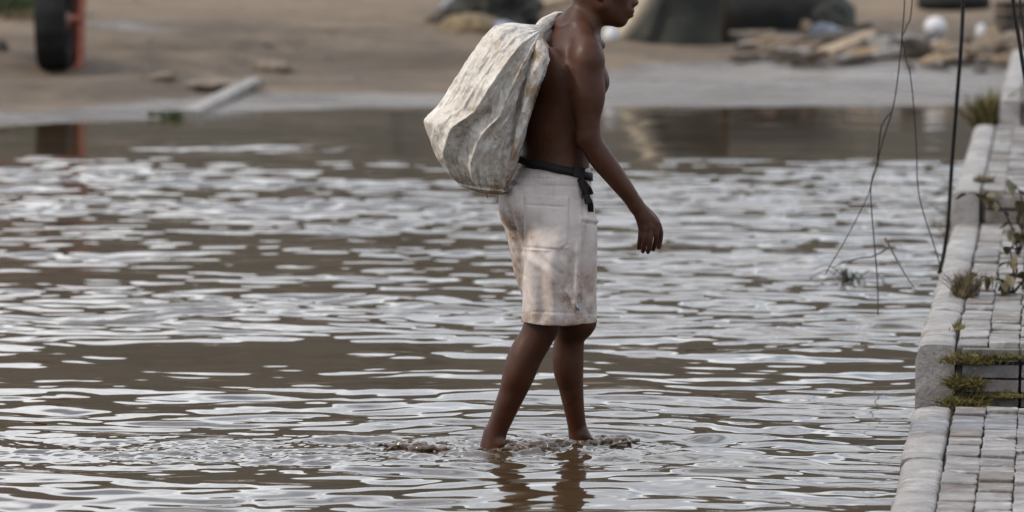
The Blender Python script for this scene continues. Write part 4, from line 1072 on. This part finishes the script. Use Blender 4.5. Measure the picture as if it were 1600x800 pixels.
# --- covered boat-like tarp shelter in front of the person's face
sp_ = gsit(1045, 68, .05); ks = pm(sp_); shel = empty('tarp_shelter', sp_)
tag(shel, 'low shelter of dark olive tarpaulin with a beige hem on the bank', 'shelter')
n, m = 40, 30; V = []; hem = []
for i in range(n):
    t = i / (n - 1)
    prof = np.interp(t, [0, .25, .5, .8, 1], [.02, .40, .80, 1.15, 1.3])
    for j_ in range(m):
        s = j_ / (m - 1)
        x = (-.60 + 1.25 * t); y = -.45 + 1.9 * s + .08 * math.sin(t * 9 + s * 4)
        z = prof * (1 - .25 * (2 * s - 1) ** 2) * min(1, s * 6 + .12) + .03 * math.sin(t * 14 + s * 7)
        V.append((x, y, z if s > 0 else 0.0))
V = np.array(V); V[:, 1] += .05 * fbm(V * 3, 3, 3); V[:, 2] *= (1 + .08 * fbm(V * 2.2, 3, 8))
sheet = link('tarp_sheet', mesh_np('tarp_sheet', np.r_[V, V + [0, .03, -.02]], [np.r_[grid_faces(n, m), grid_faces(n, m)[:, ::-1] + len(V)]]), M['tarp'], shel)
v, f = tube(catmull([(-.66, -.5, .0), (-.60, -.47, .06), (-.45, -.43, .24), (-.30, -.40, .46), (-.18, -.38, .75), (-.06, -.36, 1.1), (.0, -.3, 1.3)], 24), .075, 10); link('hem', mesh_np('hem', v, f), M['tarp_edge'], shel)
link('pole', mesh_np('pole', *tube([(.6, -.4, 0), (.62, -.35, 1.6)], .03, 8)), M['darkwood'], shel); link('pole', mesh_np('pole', *tube([(.6, 1.3, 0), (.62, 1.3, 1.6)], .03, 8)), M['darkwood'], shel)
rock('bucket', 955, 63, 26, 22, 45, 'white_plastic', 'crumpled white plastic container below the chin, beside the shelter', 'container', rough=.12)
# --- added black hull shape, stands for the deep shade right of the shelter
bt = gsit(1195, 46, .05); kb = pm(bt); hull = empty('shade_hull', bt)
tag(hull, 'black hull shape put for the deep shade beside the tarpaulin shelter', 'shade shape')
n, m = 36, 24; V = []
for i in range(n):
    t = i / (n - 1) * 2 - 1; wq = .72 * (1 - abs(t) ** 2.6) ** .6 + .03; hq = .62 * (1 - abs(t) ** 3.5 * .55)
    for j_ in range(m):
        a = math.pi * j_ / (m - 1); V.append((t * 1.05, -math.cos(a) * wq, math.sin(a) ** .8 * hq))
V = np.array(V); V += .02 * np.stack([fbm(V * 3, 2, i) for i in range(3)], 1)
link('hull', mesh_np('hull', V, grid_faces(n, m)[:, ::-1]), M['shade_black'], hull)
v, f = tube([(-1.05, 0, .60), (0, 0, .66), (1.05, 0, .60)], .035, 8); link('keel', mesh_np('keel', v, f), M['darkwood'], hull)
for sgn in (-1, 1):
    pts = [(t * 1.05, sgn * (.72 * (1 - abs(t) ** 2.6) ** .6 + .03), .03) for t in np.linspace(-.98, .98, 20)]
    v, f = tube(pts, .035, 8); link('gunwale', mesh_np('gunwale', v, f), M['darkwood'], hull)
blob_cloth('tarpaulin', 1290, 44, 78, 40, 52, 'tarp', 'dark rounded tarpaulin bundle right of the black hull shape', 'tarpaulin', .4, .35)
# --- planks and rubbish in the debris line
G1 = 'boards in the debris line right of the person'
beam('plank', gsit(1122, 60), gsit(1202, 56), .3, .09, 'plank', 'tan plank lying in front of the black hull shape', 'plank', G1, 8)
beam('plank', gsit(1282, 92) + Vector((0, 0, .03)), gsit(1362, 70) + Vector((0, 0, .12)), .24, .07, 'plank', 'tan plank propped up slantwise on the debris', 'plank', G1, 9)
beam('plank', gsit(1248, 97), gsit(1298, 95), .22, .07, 'plank', 'short tan board flat on the mud below the slanting plank', 'plank', G1, 10)
beam('panel', gsit(1362, 82) + Vector((0, 0, .06)), gsit(1424, 80) + Vector((0, 0, .06)), .35, .13, 'driftwood', 'pale beige panel lying beside the slanting plank', 'panel', None, 11)
beam('plank', gsit(1300, 100), gsit(1385, 93), .22, .06, 'darkwood', 'dark wet board under the slanting plank', 'plank', G1, 12)
beam('plank', gsit(1148, 98), gsit(1235, 94), .25, .05, 'darkwood', 'dark wet board at the top of the wet mud', 'plank', G1, 13)
beam('plank', gsit(1180, 78), gsit(1290, 72), .16, .05, 'plank', 'narrow brown lath behind the dark wet boards', 'plank', G1, 14)
blob_cloth('bag', 1293, 60, 46, 22, 54, 'blue_plastic', 'crumpled blue-grey plastic bag in front of the rounded bundle', 'bag', .2)
rock('stone', 1259, 56, 22, 20, 55, 'plank', 'orange-brown stone beside the blue-grey bag')
# white ball on the debris
pb = gsit(1461, 76, .0); kb_ = pm(pb)
bm = bmesh.new(); bmesh.ops.create_uvsphere(bm, u_segments=32, v_segments=20, radius=17.5 / kb_)
for v_ in bm.verts: v_.co.z *= .93
me = bpy.data.meshes.new('ball'); bm.to_mesh(me); bm.free()
for p_ in me.polygons: p_.use_smooth = True
bl = empty('plastic_float', (pb.x, pb.y, pb.z)); tag(bl, 'round white plastic float standing on the debris', 'float')
link('ball', me, M['white_plastic'], bl, (0, 0, 31 / kb_))
link('neck', mesh_np('neck', *tube([(0, 0, 0), (0, 0, .06), (0, 0, 17 / kb_)], [.035, .03, .03], 12)), M['white_plastic'], bl)
# white jug
pj = gsit(1533, 60, .0)
jg = empty('plastic_jug', pj); tag(jg, 'small white plastic jug right of the round float', 'jug')
jg.scale = (.8, .8, .8)
link('jug_body', mesh_np('jug_body', *tube([(0, 0, 0), (0, 0, .02), (0, 0, .12), (0, 0, .17), (0, 0, .2)], [.06, .075, .075, .05, .025], 16)), M['white_plastic'], jg)
link('cap', mesh_np('cap', *tube([(0, 0, .2), (0, 0, .225)], .026, 12)), M['blue_plastic'], jg)
rock('container', 1418, 66, 20, 14, 56, 'driftwood', 'grey-white crushed container left of the round float', 'container', rough=.25)
# dark root ball
rb = gsit(1421, 92, .03); root = empty('root_ball', rb); tag(root, 'black tangled root ball in the debris below the round float', 'root ball')
link('mass', rock_mesh('mass', .2, .2, .15, 61, .6, 3), M['darkwood'], root)
for i in range(26):
    a = r3.uniform(0, 6.28); e_ = r3.uniform(.1, 1.2); l = r3.uniform(.18, .34)
    d = np.array([math.cos(a) * math.cos(e_), math.sin(a) * math.cos(e_), math.sin(e_)])
    v, f = tube(catmull([(0, 0, .08), d * l * .6 + [0, 0, .06], d * l + r3.normal(0, .05, 3)], 7), np.linspace(.022, .005, 7), 5); link('twig', mesh_np('twig', v, f), M['darkwood'], root)
# tyre half out of the picture and brown box at the right edge
ty = gsit(1490, 15, .02); tyre = empty('old_tyre', ty); tag(tyre, 'old black tyre lying at the top edge above the round float', 'tyre')
na, nb = 40, 12; V = np.array([[(.36 + .11 * math.cos(b_)) * math.cos(a), (.36 + .11 * math.cos(b_)) * math.sin(a), .10 + .10 * math.sin(b_)] for a in np.arange(na) * 2 * math.pi / na for b_ in np.arange(nb) * 2 * math.pi / nb])
F = np.array([(i * nb + j, i * nb + (j + 1) % nb, ((i + 1) % na) * nb + (j + 1) % nb, ((i + 1) % na) * nb + j) for i in range(na) for j in range(nb)])[:, ::-1]
link('tread', mesh_np('tread', V, F), M['rubber'], tyre)
cb = gsit(1596, 52, .02); crate = empty('wooden_crate', cb, .2); tag(crate, 'dark brown wooden crate at the edge of the photo, right of the debris', 'crate')
for zq in (0, .13, .26):
    for (xq, yq, sx_, sy_) in ((0, -.2, .5, .02), (0, .2, .5, .02), (-.25, 0, .02, .38), (.25, 0, .02, .38)):
        link('slat', box_mesh('slat', sx_, sy_, .11, .004), M['darkwood'], crate, (xq, yq, zq))
link('bottom_board', box_mesh('bottom_board', .47, .37, .02, .004), M['darkwood'], crate, (0, 0, .003))
for (px, py, w_, h_, sd2, lb) in ((1350, 70, 150, 20, 91, 'low mound of dark rubble behind the slanting plank'), (1470, 84, 120, 16, 92, 'low mound of rubble under the round white float'), (1565, 92, 130, 34, 93, 'mound of brown rubble beyond the end of the embankment'), (1205, 66, 130, 14, 94, 'low mound of dirt in front of the black hull shape')):
    blob_cloth('rubble_mound', px, py, w_, h_, sd2, 'stone' if sd2 != 91 else 'darkstone', lb, 'mound', .5, .7)
# loose stones of the debris line
r4 = random.Random(17); sm_ = [rock_mesh('stone', 1, 1, .7, 70 + i, .4, 2) for i in range(7)]
for i, me in enumerate(sm_): me.materials.append(M['stone' if i % 3 else 'darkstone'])
for (x0, x1, y0, y1, cnt, where) in ((1120, 1270, 64, 94, 16, 'in front of the black hull shape'), (1270, 1400, 66, 100, 24, 'around the slanting tan plank'), (1400, 1500, 78, 112, 30, 'in front of the round white float'), (1500, 1612, 62, 116, 40, 'beyond the embankment, right of the thick cable')):
    for i in range(cnt):
        px, py = r4.uniform(x0, x1), r4.uniform(y0, y1); p = gsit(px, py, .015); s = r4.uniform(3, 11) / pm(p) * (1.25 if px > 1450 else .9)
        o = link('stone', r4.choice(sm_), None, None, p, (0, 0, r4.uniform(0, 6.28))); o.scale = (s, s * r4.uniform(.7, 1.1), s * r4.uniform(.5, .9))
        tag(o, 'loose rubble stone ' + where, 'stone', 'rubble ' + where)
for i in range(48):
    px, py = r4.uniform(1110, 1600), r4.uniform(52, 106); p = gsit(px, py, .0); l = r4.uniform(.15, .5); a_ = r4.uniform(-.5, .5)
    wh = 'left of the slanting plank' if px < 1290 else ('right of the round float' if px > 1480 else 'between the slanting plank and the round float')
    beam('stick', p, p + Vector((l * math.cos(a_), l * math.sin(a_), r4.uniform(-.02, .10))), r4.uniform(.04, .13), r4.uniform(.02, .06), r4.choice(['darkwood', 'darkwood', 'plank', 'driftwood']), 'small stick of driftwood ' + wh, 'stick', 'sticks ' + wh, 80 + i)
for i in range(26):
    px = r4.uniform(150, 640); py = r4.uniform(55, 150); p = gsit(px, py, .01); s = r4.uniform(2, 5.5) / pm(p)
    o = link('clod', r4.choice(sm_), None, None, p, (0, 0, r4.uniform(0, 6.28))); o.scale = (s * 1.6, s, s * .7)
    tag(o, 'small brown clod of earth on the sand and tracks left of the person', 'clod', 'clods on the sandy bank')
